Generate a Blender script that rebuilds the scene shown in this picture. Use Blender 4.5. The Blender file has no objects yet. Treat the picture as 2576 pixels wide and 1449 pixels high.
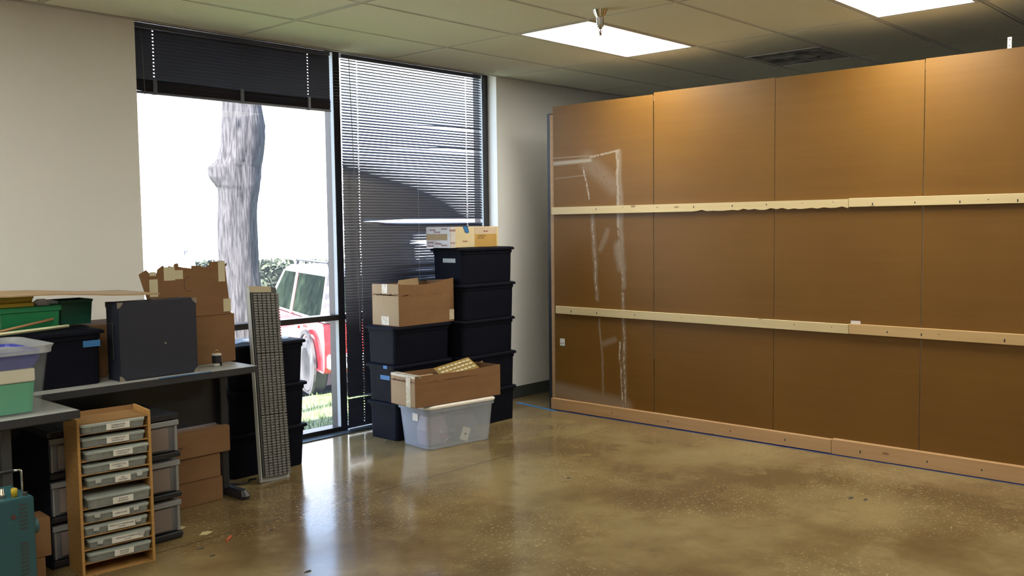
import bpy, bmesh, math, random
from mathutils import Vector, Matrix
random.seed(7)
S = bpy.context.scene
COL = S.collection
# ------------------------------------------------------------------ camera
yaw, pit, rol, CH = .8295, -.0664, -.0123, 1.469
Fv = Vector((math.sin(yaw)*math.cos(pit), math.cos(yaw)*math.cos(pit), math.sin(pit)))
r_ = Vector((math.cos(yaw), -math.sin(yaw), 0)); u_ = r_.cross(Fv)
Rv = math.cos(rol)*r_ + math.sin(rol)*u_; Uv = -math.sin(rol)*r_ + math.cos(rol)*u_
cd = bpy.data.cameras.new('camera'); cam = bpy.data.objects.new('camera', cd); COL.objects.link(cam)
m = Matrix((( Rv.x, Uv.x, -Fv.x, 0), (Rv.y, Uv.y, -Fv.y, 0), (Rv.z, Uv.z, -Fv.z, CH), (0, 0, 0, 1)))
cam.matrix_world = m
cd.sensor_width = 36; cd.lens = 2369.7/2576*36; cd.clip_start = .05; cd.clip_end = 300
S.camera = cam
# ------------------------------------------------------------------ world, sun, exposure
w = bpy.data.worlds.new('world'); S.world = w; w.use_nodes = True
nt = w.node_tree; bg = nt.nodes['Background']
sky = nt.nodes.new('ShaderNodeTexSky'); sky.sky_type = 'NISHITA'; sky.sun_disc = False
sky.sun_elevation = math.radians(48); sky.sun_rotation = math.radians(248); sky.air_density = 1.0; sky.dust_density = 1.5
nt.links.new(sky.outputs[0], bg.inputs[0]); bg.inputs[1].default_value = 1.3
sl = bpy.data.lights.new('sun', 'SUN'); so = bpy.data.objects.new('sun', sl); COL.objects.link(so)
sl.energy = 42; sl.angle = .009; sl.color = (1, .95, .88)
SUN = Vector((-.78, -.32, .92)).normalized()
so.rotation_euler = SUN.to_track_quat('Z', 'Y').to_euler()
so.location = (-10, -6, 20)
S.view_settings.view_transform = 'Standard'; S.view_settings.look = 'None'
S.view_settings.exposure = 0.0; S.view_settings.gamma = 1; S.view_settings.use_curve_mapping = False
LAMP = 21.0                                   # radiance of the fluorescent lenses
LAMPC = (1.0, .95, .80)

# ------------------------------------------------------------------ materials
def mat(name, col, rough=.6, metal=0., spec=.5, n2=None, nscale=8., namt=.5, bump=0., bscale=60., stretch=(1, 1, 1), detail=4., coat=0.):
    """procedural principled material; colour varies between col and n2 with noise in object space"""
    M = bpy.data.materials.new(name); M.use_nodes = True
    t = M.node_tree; p = t.nodes['Principled BSDF']
    p.inputs['Roughness'].default_value = rough; p.inputs['Metallic'].default_value = metal
    p.inputs['Specular IOR Level'].default_value = spec; p.inputs['Coat Weight'].default_value = coat
    tc = t.nodes.new('ShaderNodeTexCoord'); mp = t.nodes.new('ShaderNodeMapping'); mp.inputs['Scale'].default_value = stretch
    t.links.new(tc.outputs['Object'], mp.inputs[0])
    n = t.nodes.new('ShaderNodeTexNoise'); n.inputs['Scale'].default_value = nscale; n.inputs['Detail'].default_value = detail
    t.links.new(mp.outputs[0], n.inputs[0])
    c2 = n2 if n2 else tuple(c*.88 for c in col)
    cr = t.nodes.new('ShaderNodeValToRGB'); cr.color_ramp.elements[0].position = .5-namt/2; cr.color_ramp.elements[1].position = .5+namt/2
    cr.color_ramp.elements[0].color = (*c2, 1); cr.color_ramp.elements[1].color = (*col, 1)
    t.links.new(n.outputs[0], cr.inputs[0]); t.links.new(cr.outputs[0], p.inputs['Base Color'])
    if bump:
        nb = t.nodes.new('ShaderNodeTexNoise'); nb.inputs['Scale'].default_value = bscale; nb.inputs['Detail'].default_value = 3
        t.links.new(mp.outputs[0], nb.inputs[0])
        b = t.nodes.new('ShaderNodeBump'); b.inputs['Strength'].default_value = bump; b.inputs['Distance'].default_value = .01
        t.links.new(nb.outputs[0], b.inputs['Height']); t.links.new(b.outputs[0], p.inputs['Normal'])
    M['p'] = 1
    return M
def see_through(name, col, clear=.5, rough=.35):
    """translucent or clear plastic and glass: transparent mixed with a glossy diffuse skin"""
    M = mat(name, col, rough=rough, nscale=5)
    t = M.node_tree; p = t.nodes['Principled BSDF']; out = t.nodes['Material Output']
    tr = t.nodes.new('ShaderNodeBsdfTransparent'); mx = t.nodes.new('ShaderNodeMixShader'); mx.inputs[0].default_value = 1-clear
    t.links.new(tr.outputs[0], mx.inputs[1]); t.links.new(p.outputs[0], mx.inputs[2]); t.links.new(mx.outputs[0], out.inputs[0])
    return M
def emis(name, col, s):
    M = bpy.data.materials.new(name); M.use_nodes = True; t = M.node_tree
    p = t.nodes['Principled BSDF']; p.inputs['Base Color'].default_value = (.8, .8, .75, 1)
    p.inputs['Emission Color'].default_value = (*col, 1); p.inputs['Emission Strength'].default_value = s
    return M
class N:
    """tiny math-node helper"""
    def __init__(s, M): s.t = M.node_tree; s.n = s.t.nodes; s.l = s.t.links
    def val(s, node_in, x):
        if isinstance(x, (int, float)): node_in.default_value = x
        else: s.l.new(x, node_in)
    def m(s, op, a, b=0., c=None, clamp=False):
        q = s.n.new('ShaderNodeMath'); q.operation = op; q.use_clamp = clamp; s.val(q.inputs[0], a); s.val(q.inputs[1], b)
        if c is not None: s.val(q.inputs[2], c)
        return q.outputs[0]
    def mix(s, f, a, b):
        q = s.n.new('ShaderNodeMix'); q.data_type = 'RGBA'; s.val(q.inputs[0], f)
        for i, x in ((6, a), (7, b)):
            if isinstance(x, tuple): q.inputs[i].default_value = (*x, 1)
            else: s.l.new(x, q.inputs[i])
        return q.outputs[2]
    def noise(s, vec, scale, detail=3, rough=.5):
        q = s.n.new('ShaderNodeTexNoise'); q.inputs['Scale'].default_value = scale; q.inputs['Detail'].default_value = detail
        q.inputs['Roughness'].default_value = rough; s.l.new(vec, q.inputs[0]); return q.outputs[0]
    def ramp(s, x, a, b):
        q = s.n.new('ShaderNodeMapRange'); q.interpolation_type = 'SMOOTHSTEP'; s.val(q.inputs[0], x); q.inputs[1].default_value = a; q.inputs[2].default_value = b
        return q.outputs[0]

WALL = mat('wall_paint', (.83, .835, .85), rough=.75, n2=(.81, .815, .83), nscale=2, bump=.08, bscale=120)
TILE = mat('ceiling_tile', (.88, .91, .77), rough=.9, n2=(.80, .83, .69), nscale=220, detail=2, bump=.25, bscale=260)
TBAR = mat('grid_bar_paint', (.68, .70, .66), rough=.5, nscale=4)
DARKGAP = mat('plenum_dark', (.03, .03, .03), rough=.9)
BASEB = mat('vinyl_base', (.045, .055, .06), rough=.45)
BRONZE = mat('bronze_aluminium', (.035, .032, .034), rough=.32, metal=.3)
ALU = mat('grey_metal_and_lit_side', (.36, .40, .44), rough=.4)  # grey rail metal; also painted daylight on the bronze frame sides
SLAT = mat('navy_slat', (.056, .062, .098), rough=.4, nscale=3)
SLATD = mat('dark_navy_slat', (.048, .052, .082), rough=.4, nscale=3)
CORD = mat('cord', (.55, .55, .55), rough=.6)
TOTE = mat('black_tote', (.006, .007, .013), rough=.55, spec=.05, n2=(.008, .009, .016), nscale=6)
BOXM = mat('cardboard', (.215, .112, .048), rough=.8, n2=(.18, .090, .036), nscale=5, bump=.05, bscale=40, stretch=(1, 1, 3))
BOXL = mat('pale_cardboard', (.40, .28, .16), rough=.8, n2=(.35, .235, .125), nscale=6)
BOXD = mat('torn_cardboard', (.22, .11, .05), rough=.9)
TAPE = mat('clear_tape', (.66, .62, .50), rough=.22, n2=(.42, .33, .22), nscale=40)
BTAPE = mat('blue_tape', (.03, .16, .42), rough=.6)
WHITE = mat('white_paper', (.72, .71, .68), rough=.6)
INK = mat('ink', (.04, .04, .04), rough=.7)
REDINK = mat('red_ink', (.26, .02, .03), rough=.6)
LAM = mat('grey_laminate', (.36, .37, .38), rough=.38, nscale=30)
EDGE = mat('table_edge', (.03, .032, .04), rough=.5)
BLKM = mat('black_metal', (.016, .018, .024), rough=.4)
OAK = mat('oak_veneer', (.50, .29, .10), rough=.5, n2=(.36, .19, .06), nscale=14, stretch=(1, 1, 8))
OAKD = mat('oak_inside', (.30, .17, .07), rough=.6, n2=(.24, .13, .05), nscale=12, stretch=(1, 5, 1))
TRAY = see_through('cloudy_plastic', (.42, .46, .46), clear=.6, rough=.3)
TRAYL = mat('tray_lid_plastic', (.36, .41, .40), rough=.3)
DRAW = mat('frosted_drawer', (.20, .205, .225), rough=.35, n2=(.16, .16, .175), nscale=3)
DRAWR = mat('frosted_drawer_rim', (.25, .26, .28), rough=.3)
CLEAR = see_through('clear_tub', (.66, .74, .88), clear=.72, rough=.3)
TUBW = mat('white_lid', (.74, .70, .66), rough=.35)
BLUEP = mat('blue_plastic', (.04, .055, .40), rough=.35, nscale=3)
GREENP = mat('green_plastic', (.015, .25, .10), rough=.4)
GREEND = mat('dark_green_plastic', (.01, .10, .065), rough=.4)
GREENC = mat('pale_green_plastic', (.05, .36, .20), rough=.4)
YELP = mat('yellow_plastic', (.45, .33, .02), rough=.4)
PINK = mat('pink_plastic', (.60, .18, .28), rough=.5)
CREAM = mat('cream_box', (.72, .68, .54), rough=.6)
CASE = mat('black_case_vinyl', (.016, .020, .038), rough=.5, bump=.2, bscale=300)
CHROME = mat('chrome', (.75, .74, .72), rough=.12, metal=1)
NICKEL = mat('dull_nickel', (.45, .42, .36), rough=.35, metal=.9)
TEAL = mat('teal_enamel', (.022, .085, .105), rough=.45, n2=(.018, .070, .09), nscale=5)
GREYB = mat('grey_block', (.18, .182, .185), rough=.5)
GREYP = mat('grey_sheet', (.36, .38, .40), rough=.45)
STEELD = mat('dark_steel', (.05, .055, .06), rough=.4)
def wood(name, a, b, knot=(.16, .07, .03)):
    M = mat(name, a, rough=.6, n2=b, nscale=7, stretch=(1, .25, 6), namt=.7)
    n = N(M); p = n.n['Principled BSDF']; tc = n.n.new('ShaderNodeTexCoord')
    mp = n.n.new('ShaderNodeMapping'); mp.inputs['Scale'].default_value = (1, 3.1, 9); n.l.new(tc.outputs['Object'], mp.inputs[0])
    v = n.n.new('ShaderNodeTexVoronoi'); v.inputs['Scale'].default_value = 1.3; n.l.new(mp.outputs[0], v.inputs[0])
    k = n.ramp(v.outputs['Distance'], .13, .05)
    base = p.inputs['Base Color'].links[0].from_socket
    n.l.new(n.mix(n.m('MULTIPLY', k, .8), base, knot), p.inputs['Base Color'])
    return M
PINE = wood('pale_pine', (.56, .46, .27), (.50, .39, .21))
PINE2 = wood('orange_pine', (.50, .34, .16), (.44, .28, .12))
FIR = wood('fir', (.48, .30, .15), (.40, .23, .10))
# hardboard panels
def hardboard(name, marks=()):
    M = mat(name, (.158, .076, .0125), rough=.42, spec=.3, n2=(.134, .062, .010), nscale=2.2, namt=.6, bump=.03, bscale=200)
    n = N(M); p = n.n['Principled BSDF']; tc = n.n.new('ShaderNodeTexCoord'); ob = tc.outputs['Object']
    mp = n.n.new('ShaderNodeMapping'); mp.inputs['Scale'].default_value = (1, .3, 9); n.l.new(ob, mp.inputs[0])
    st = n.noise(mp.outputs[0], 3, 2)
    base = p.inputs['Base Color'].links[0].from_socket
    fine = n.noise(ob, 300, 1)
    base = n.mix(n.m('MULTIPLY', n.ramp(st, .35, .75), .22), base, (.185, .092, .020))
    base = n.mix(n.m('MULTIPLY', n.ramp(fine, .45, .75), .25), base, (.10, .048, .010))
    if marks:                      # chalk and plaster scuffs: wear with a shape of its own
        sp = n.n.new('ShaderNodeSeparateXYZ'); n.l.new(ob, sp.inputs[0]); y, z = sp.outputs[1], sp.outputs[2]
        wob = n.m('MULTIPLY', n.m('SUBTRACT', n.noise(ob, 5, 3), .5), .05)
        mp2 = n.n.new('ShaderNodeMapping'); mp2.inputs['Scale'].default_value = (1, 2.5, 1); n.l.new(ob, mp2.inputs[0])
        nb = n.noise(mp2.outputs[0], 26, 4, .7)
        tot = None
        for (y1, z1, y2, z2, wd, am, brk) in marks:
            dy, dz = y2-y1, z2-z1; L2 = dy*dy+dz*dz
            a = n.m('SUBTRACT', n.m('ADD', y, wob), y1); b = n.m('SUBTRACT', z, z1)
            tt = n.m('DIVIDE', n.m('ADD', n.m('MULTIPLY', a, dy), n.m('MULTIPLY', b, dz)), L2, clamp=True)
            ex = n.m('SUBTRACT', a, n.m('MULTIPLY', tt, dy)); ez = n.m('SUBTRACT', b, n.m('MULTIPLY', tt, dz))
            d = n.m('SQRT', n.m('ADD', n.m('MULTIPLY', ex, ex), n.m('MULTIPLY', ez, ez)))
            k = n.m('MULTIPLY', n.ramp(d, wd, wd*.15), am)
            k = n.m('MULTIPLY', k, n.ramp(nb, brk-.08, brk+.12)) if brk else k
            tot = k if tot is None else n.m('MAXIMUM', tot, k)
        base = n.mix(tot, base, (.50, .47, .42))
    n.l.new(base, p.inputs['Base Color'])
    return M
HB = hardboard('hardboard')
HBM = hardboard('scuffed_hardboard', [
    (4.80, 1.948, 4.42, 1.955, .024, .50, 0), (4.42, 1.978, 4.15, 2.014, .012, .5, .42),
    (4.78, 1.99, 4.40, 1.99, .008, .25, 0), (4.77, 1.83, 4.45, 1.845, .008, .18, 0),
    (4.477, 1.90, 4.432, 1.664, .011, .7, .45), (4.404, 1.50, 4.362, .90, .013, .8, .50), (4.404, 1.50, 4.362, .90, .03, .16, 0),
    (4.17, 2.00, 4.157, 1.45, .020, .5, .40), (4.157, 1.42, 4.115, 1.0, .012, .85, .52), (4.157, 2.0, 4.11, 1.0, .035, .20, 0), (4.117, .95, 4.103, .11, .012, .9, .50), (4.117, .95, 4.103, .11, .03, .14, 0),
    (4.150, .58, 4.129, .077, .012, .9, .47), (4.335, .75, 4.307, .10, .015, .22, 0), (4.40, 1.55, 4.36, .9, .03, .16, 0),
    (4.16, 1.30, 4.13, 1.15, .07, .22, .30), (4.30, .56, 4.20, .60, .04, .16, 0),
    (4.33, 1.28, 4.26, 1.42, .035, .14, 0), (4.45, 1.95, 4.20, 1.75, .11, .14, .35), (4.79, .16, 4.1, .10, .10, .22, 0)])
# polished concrete
def concrete():
    M = mat('polished_concrete', (.2, .15, .09), rough=.16)
    n = N(M); p = n.n['Principled BSDF']; tc = n.n.new('ShaderNodeTexCoord'); ob = tc.outputs['Object']
    big = n.noise(ob, .9, 5, .6); mid = n.noise(ob, 4, 4, .6); fine = n.noise(ob, 120, 2); grit = n.noise(ob, 55, 2, .7)
    c = n.mix(n.ramp(big, .35, .65), (.135, .090, .040), (.262, .198, .094))
    c = n.mix(n.m('MULTIPLY', n.ramp(mid, .5, .75), .5), c, (.30, .23, .115))
    c = n.mix(n.m('MULTIPLY', n.ramp(mid, .42, .25), .35), c, (.085, .056, .026))
    patch = n.ramp(n.noise(ob, 1.1, 2), .40, .62)
    c = n.mix(n.m('MULTIPLY', n.m('MULTIPLY', n.ramp(grit, .60, .68), patch), .75), c, (.50, .40, .24))
    c = n.mix(n.m('MULTIPLY', n.ramp(n.noise(ob, 80, 2), .68, .74), .6), c, (.05, .04, .03))
    sp = n.n.new('ShaderNodeSeparateXYZ'); n.l.new(ob, sp.inputs[0])
    wob = n.m('MULTIPLY', n.m('SUBTRACT', n.noise(ob, 6, 3), .5), .01)
    d = n.m('ABSOLUTE', n.m('ADD', n.m('SUBTRACT', sp.outputs[1], 4.04), wob))
    j = n.m('MULTIPLY', n.ramp(d, .005, .002), .8)
    c = n.mix(j, c, (.06, .045, .03))
    n.l.new(c, p.inputs['Base Color'])
    r = n.m('ADD', n.m('MULTIPLY', n.noise(ob, 2.3, 4), .10), .09)
    r = n.m('ADD', r, n.m('MULTIPLY', n.ramp(grit, .5, .7), .05)); n.l.new(r, p.inputs['Roughness'])
    b = n.n.new('ShaderNodeBump'); b.inputs['Strength'].default_value = .10; b.inputs['Distance'].default_value = .004
    h = n.m('SUBTRACT', n.m('ADD', n.noise(ob, 9, 3), n.m('MULTIPLY', fine, .12)), n.m('MULTIPLY', j, 1.0)); n.l.new(h, b.inputs['Height'])
    n.l.new(b.outputs[0], p.inputs['Normal'])
    return M
CONC = concrete()
GLASS = see_through('window_glass', (.02, .02, .02), clear=.95, rough=.02)
_t = GLASS.node_tree; _mx = [q for q in _t.nodes if q.type == 'MIX_SHADER'][0]; _m2 = _t.nodes.new('ShaderNodeMixShader'); _tl = _t.nodes.new('ShaderNodeBsdfTranslucent')
_tl.inputs[0].default_value = (.85, .85, 1, 1); _m2.inputs[0].default_value = .013      # dusty film that scatters daylight
_t.links.new(_mx.outputs[0], _m2.inputs[1]); _t.links.new(_tl.outputs[0], _m2.inputs[2]); _t.links.new(_m2.outputs[0], _t.nodes['Material Output'].inputs[0])

# ------------------------------------------------------------------ mesh helpers
class B:
    def __init__(s): s.v = []; s.f = []
    def box(s, x0, x1, y0, y1, z0, z1):
        i = len(s.v)
        s.v += [(x0, y0, z0), (x1, y0, z0), (x1, y1, z0), (x0, y1, z0), (x0, y0, z1), (x1, y0, z1), (x1, y1, z1), (x0, y1, z1)]
        s.f += [(i, i+3, i+2, i+1), (i+4, i+5, i+6, i+7), (i, i+1, i+5, i+4), (i+1, i+2, i+6, i+5), (i+2, i+3, i+7, i+6), (i+3, i, i+4, i+7)]
        return s
    def loft(s, loops, c0=True, c1=True):
        n = len(loops[0]); i = len(s.v)
        for L in loops: s.v += list(L)
        for k in range(len(loops)-1):
            a = i+k*n; b = a+n
            for j in range(n): q = (j+1) % n; s.f.append((a+j, a+q, b+q, b+j))
        if c0: s.f.append(tuple(i+j for j in reversed(range(n))))
        if c1: s.f.append(tuple(i+(len(loops)-1)*n+j for j in range(n)))
        return s
    def prism(s, pts, axis, a, b):
        """polygon pts (2D) extruded along axis between a and b"""
        def P(p, t): return {'x': (t, p[0], p[1]), 'y': (p[0], t, p[1]), 'z': (p[0], p[1], t)}[axis]
        return s.loft([[P(p, a) for p in pts], [P(p, b) for p in pts]])
    def cyl(s, c, r, z0, z1, n=16, r2=None):
        r2 = r if r2 is None else r2
        return s.loft([[(c[0]+rr*math.cos(2*math.pi*k/n), c[1]+rr*math.sin(2*math.pi*k/n), z) for k in range(n)] for rr, z in ((r, z0), (r2, z1))])
    def lathe(s, prof, n=24, c=(0, 0)):
        return s.loft([[(c[0]+r*math.cos(2*math.pi*k/n), c[1]+r*math.sin(2*math.pi*k/n), z) for k in range(n)] for r, z in prof])
    def tube(s, pts, r, n=6):
        L = []; up = Vector((0, 0, 1)); pts = [Vector(p) for p in pts]
        for k, p in enumerate(pts):
            d = (pts[min(k+1, len(pts)-1)]-pts[max(k-1, 0)]).normalized()
            a = d.cross(up); a = a.normalized() if a.length > 1e-3 else Vector((1, 0, 0)); b = d.cross(a).normalized()
            rr = r[k] if isinstance(r, (list, tuple)) else r
            L.append([tuple(p+a*rr*math.cos(2*math.pi*j/n)+b*rr*math.sin(2*math.pi*j/n)) for j in range(n)])
        return s.loft(L)
    def build(s, name, mt, parent=None, loc=(0, 0, 0), bevel=0, smooth=False, seg=1, kind=None, label=None):
        me = bpy.data.meshes.new(name); me.from_pydata(s.v, [], s.f)
        bm = bmesh.new(); bm.from_mesh(me); bmesh.ops.recalc_face_normals(bm, faces=bm.faces)
        if bevel: bmesh.ops.bevel(bm, geom=[e for e in bm.edges if len(e.link_faces) == 2 and e.calc_face_angle() > .5], offset=bevel, segments=seg, affect='EDGES', clamp_overlap=True)
        bm.to_mesh(me); bm.free()
        if smooth: me.polygons.foreach_set('use_smooth', [True]*len(me.polygons))
        me.materials.append(mt)
        o = bpy.data.objects.new(name, me); COL.objects.link(o); o.location = loc
        if parent: o.parent = parent
        if kind: o['kind'] = kind
        if label: o['label'] = label
        return o
def rr(L, W, r, z, cx=0, cy=0, k=3):
    """rounded rectangle loop"""
    pts = []
    for sx, sy, a0 in ((1, 1, 0), (-1, 1, 90), (-1, -1, 180), (1, -1, 270)):
        for i in range(k+1):
            a = math.radians(a0+90*i/k); pts.append((cx+sx*(L/2-r)+r*math.cos(a), cy+sy*(W/2-r)+r*math.sin(a), z))
    return pts
def box(x0, x1, y0, y1, z0, z1): return B().box(x0, x1, y0, y1, z0, z1)
def thing(name, label, cat, loc=(0, 0, 0), rz=0., group=None):
    o = bpy.data.objects.new(name, None); COL.objects.link(o); o.location = loc; o.rotation_euler = (0, 0, rz)
    o.empty_display_size = .1; return tag(o, label, cat, group)
def tag(o, label, cat, group=None):
    o['label'] = label; o['category'] = cat
    if group: o['group'] = group
    return o
def struct(o): o['kind'] = 'structure'; return o
def dup(root, loc, rz=None, label=None, group=None):
    def cp(o, par):
        c = o.copy(); COL.objects.link(c); c.parent = par
        for ch in list(o.children): cp(ch, c)
        return c
    r = cp(root, None); r.location = loc
    if rz is not None: r.rotation_euler = (0, 0, rz)
    if label: r['label'] = label
    if group: r['group'] = group
    return r
def text(name, body, size, mt, parent, loc, rot=(math.pi/2, 0, 0), ext=.0003, sx=1.):
    cu = bpy.data.curves.new(name, 'FONT'); cu.body = body; cu.size = size; cu.align_x = 'CENTER'; cu.align_y = 'CENTER'; cu.extrude = ext; cu.resolution_u = 1
    t = bpy.data.objects.new(name+'_tmp', cu); COL.objects.link(t)
    dg = bpy.context.evaluated_depsgraph_get(); me = bpy.data.meshes.new_from_object(t.evaluated_get(dg))
    bpy.data.objects.remove(t); me.materials.clear(); me.materials.append(mt)
    o = bpy.data.objects.new(name, me); COL.objects.link(o); o.parent = parent; o.location = loc; o.rotation_euler = rot; o.scale = (sx, 1, 1); return o

# ================================================================== THE ROOM
YW = 5.352; ZC = 2.684; XP = 5.725
fl = struct(box(-3.6, 9.6, -4.1, YW+.10, -.12, 0).build('floor', CONC))
wn = B(); wn.box(-3.6, 2.63, YW, YW+.25, 0, 3.2).box(5.684, 9.6, YW, YW+.25, 0, 3.2).box(2.63, 5.684, YW, YW+.25, 2.75, 3.2)
struct(wn.build('wall_north', WALL))
struct(box(-3.6, 9.6, -4.25, -4.0, 0, 3.2).build('wall_south', WALL))
struct(box(-3.75, -3.5, -4.1, YW+.2, 0, 3.2).build('wall_west', WALL))
struct(box(9.5, 9.75, -4.1, YW+.2, 0, 3.2).build('wall_east', WALL))
struct(box(-3.9, 9.9, -4.4, YW+.27, 3.2, 3.4).build('roof', WALL))
struct(B().box(5.684, 9.5, YW-.006, YW, 0, .10).build('baseboard_north', BASEB, bevel=.002))
struct(B().box(-3.5, 2.63, YW-.006, YW, 0, .10).build('baseboard_west', BASEB, bevel=.002))
struct(B().box(-3.5, 9.5, YW-.022, YW, ZC-.002, ZC+.002).box(-3.5, 9.5, YW-.003, YW, ZC-.002, ZC+.02).build('trim_1', TBAR))
# ceiling: backing, tees and lay-in tiles
T2 = .6096; T4 = 1.2192; X0 = 4.522; Y0 = 3.4875
ceil = struct(box(-3.5, 9.5, -4.0, YW, ZC+.045, ZC+.09).build('ceiling', DARKGAP))
lights = [(0, 0), (0, -3), (0, -6), (-4, 0), (-4, -3), (-4, -6), (-7, -3)]      # (k, j): lens fills X k..k+1, Y j..j+1
jmin, jmax = -12, 3; kmin, kmax = -7, 4
tile_me = {}
def tile(x0, x1, y0, y1):
    key = (round(x1-x0, 3), round(y1-y0, 3)); g = .017
    if key not in tile_me:
        o = B().box(g, key[0]-g, g, key[1]-g, 0, .02).build('ceiling_tile', TILE, ceil, bevel=.002); tile_me[key] = o.data
    else:
        o = bpy.data.objects.new('ceiling_tile', tile_me[key]); COL.objects.link(o); o.parent = ceil
    o.location = (x0, y0, ZC+random.uniform(0, .0015)); o.rotation_euler = (random.uniform(-.0015, .0015), random.uniform(-.0008, .0008), 0)
for j in range(jmin, jmax+1):
    ya = Y0+j*T2; yb = ya+T2
    if j == jmax: yb = YW+.015
    ya = max(ya, -3.995)
    if yb-ya < .08 : continue
    for k in range(kmin, kmax+1):
        xa = max(X0+k*T4, -3.49); xb = min(X0+(k+1)*T4, 9.49)
        if xb-xa < .08 or (k, j) in lights: continue
        if (k, j) == (1, -1): tile(xa, xa+T2, ya, yb); continue          # other half of this cell is the air vent
        tile(xa, xb, ya, yb)
bars = []
for j in range(jmin, jmax+1):
    y = Y0+j*T2
    if y > -3.98: box(-3.5, 9.5, y-.012, y+.012, ZC+.003, ZC+.006).build('main_tee', TBAR, ceil)
for k in range(kmin+1, kmax+1):
    x = X0+k*T4
    box(x-.012, x+.012, -4.0, YW, ZC+.0025, ZC+.0055).build('cross_tee', TBAR, ceil)
box(X0+1.5*T4-.012, X0+1.5*T4+.012, Y0-T2, Y0, ZC+.0025, ZC+.0055).build('cross_tee', TBAR, ceil)
# fluorescent troffers
LENS = emis('fluorescent_lens', LAMPC, LAMP); FRM = mat('troffer_frame', (.75, .74, .70), rough=.4)
def troffer(k, j, label):
    t = thing('ceiling_light', label, 'ceiling light', (X0+k*T4, Y0+j*T2, ZC), 0, 'recessed fluorescent ceiling panels')
    b = B(); g = .014; w_ = .022
    b.box(g, T4-g, g, g+w_, -.002, .012).box(g, T4-g, T2-g-w_, T2-g, -.002, .012).box(g, g+w_, g+w_, T2-g-w_, -.002, .012).box(T4-g-w_, T4-g, g+w_, T2-g-w_, -.002, .012)
    b.build('frame', FRM, t)
    B().box(g+w_, T4-g-w_, g+w_, T2-g-w_, .006, .009).build('diffuser', LENS, t)
lab = {(-4, 0): 'ceiling light panel left of the tables, outside the frame', (0, 0): 'glowing white ceiling light panel right behind the chrome sprinkler head', (0, -3): 'glowing white ceiling light panel by the partition, cut off by the photo edge',
       (0, -6): 'ceiling light panel farther along the partition, outside the frame', (-4, -3): 'ceiling light panel overhead to the left, outside the frame',
       (-4, -6): 'ceiling light panel overhead behind the camera, outside the frame', 
       (-7, -3): 'ceiling light panel at the far left behind the camera, outside the frame'}
for k, j in lights: troffer(k, j, lab[(k, j)])
# air vent
vt = thing('ceiling_vent', 'dusty perforated square air vent in the ceiling above the brown partition', 'vent', (X0+1.5*T4, Y0-T2, ZC))
VENT = mat('dusty_vent', (.55, .58, .56), rough=.6, n2=(.06, .06, .065), nscale=7, namt=.3)
B().box(.014, T2-.014, .014, .034, -.003, .01).box(.014, T2-.014, T2-.034, T2-.014, -.003, .01).box(.014, .034, .034, T2-.034, -.003, .01).box(T2-.034, T2-.014, .034, T2-.034, -.003, .01).build('frame', TBAR, vt)
B().box(.034, T2-.034, .034, T2-.034, .002, .008).build('perforated_face', VENT, vt)
B().box(.20, .41, .20, .41, -.006, .002).build('centre_plate', VENT, vt, bevel=.002)
# sprinkler
sp = thing('sprinkler_head', 'chrome sprinkler head with flared collar hanging from the ceiling', 'sprinkler', (4.362, 3.288, ZC))
B().lathe([(.044, 0), (.042, -.003), (.030, -.030), (.022, -.043), (.021, -.045), (.021, -.088), (.018, -.096), (.008, -.097)], 28).build('escutcheon', CHROME, sp, smooth=True)
B().lathe([(.012, -.090), (.012, -.104), (.009, -.108)], 16).build('body', NICKEL, sp, smooth=True)
fr = B()
for s in (-1, 1): fr.tube([(s*.010, 0, -.100), (s*.012, 0, -.118), (s*.009, 0, -.132), (.002*s, 0, -.142)], .0028, 6)
fr.build('frame_arm', NICKEL, sp, smooth=True)
B().lathe([(.003, -.105), (.004, -.120), (.003, -.138)], 10).build('bulb', REDINK, sp, smooth=True)
B().lathe([(.011, -.142), (.012, -.144), (.004, -.145)], 16).build('deflector', NICKEL, sp)

# ------------------------------------------------------------------ windows
def window(n, xa, xb):
    """dark bronze storefront bay between xa and xb"""
    yf = 5.45; g = yf+.04
    o = bpy.data.objects.new('window_%d' % n, None); COL.objects.link(o); struct(o)
    B().box(xa, xb, yf, yf+.11, 0, .036).box(xa, xb, yf, yf+.11, 2.70, 2.75).build('window_rail', BRONZE, o, bevel=.002)
    B().box(xa, xb, yf, yf+.10, .807, .846).build('mid_rail', BRONZE, o, bevel=.002)
    box(xa, xb, g, g+.006, .036, .807).build('pane', GLASS, o)
    box(xa, xb, g, g+.006, .846, 2.70).build('pane', GLASS, o)
    return o
w1 = window(1, 2.675, 4.115); w2 = window(2, 4.172, 5.62)
B().box(2.63, 2.675, 5.45, 5.56, 0, 2.75).build('jamb', BRONZE, w1, bevel=.002)
MULF = BRONZE
mu = B().box(4.115, 4.172, 5.45, 5.56, 0, 2.75).build('mullion', BRONZE, w1, bevel=.002)
B().box(4.1125, 4.115, 5.452, 5.488, .036, 2.70).build('mullion_lit_side', ALU, w1)  # pale strip paints the daylight caught by the mullion's side face
B().box(5.62, 5.684, 5.45, 5.56, 0, 2.75).build('jamb', BRONZE, w2, bevel=.002)
B().box(5.6175, 5.62, 5.452, 5.488, .036, 2.70).build('jamb_lit_side', ALU, w2)  # painted daylight again, on the jamb's side face
struct(box(2.63, 5.684, YW+.001, 5.45, 0, .006).build('trim_2', BASEB))

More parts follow.
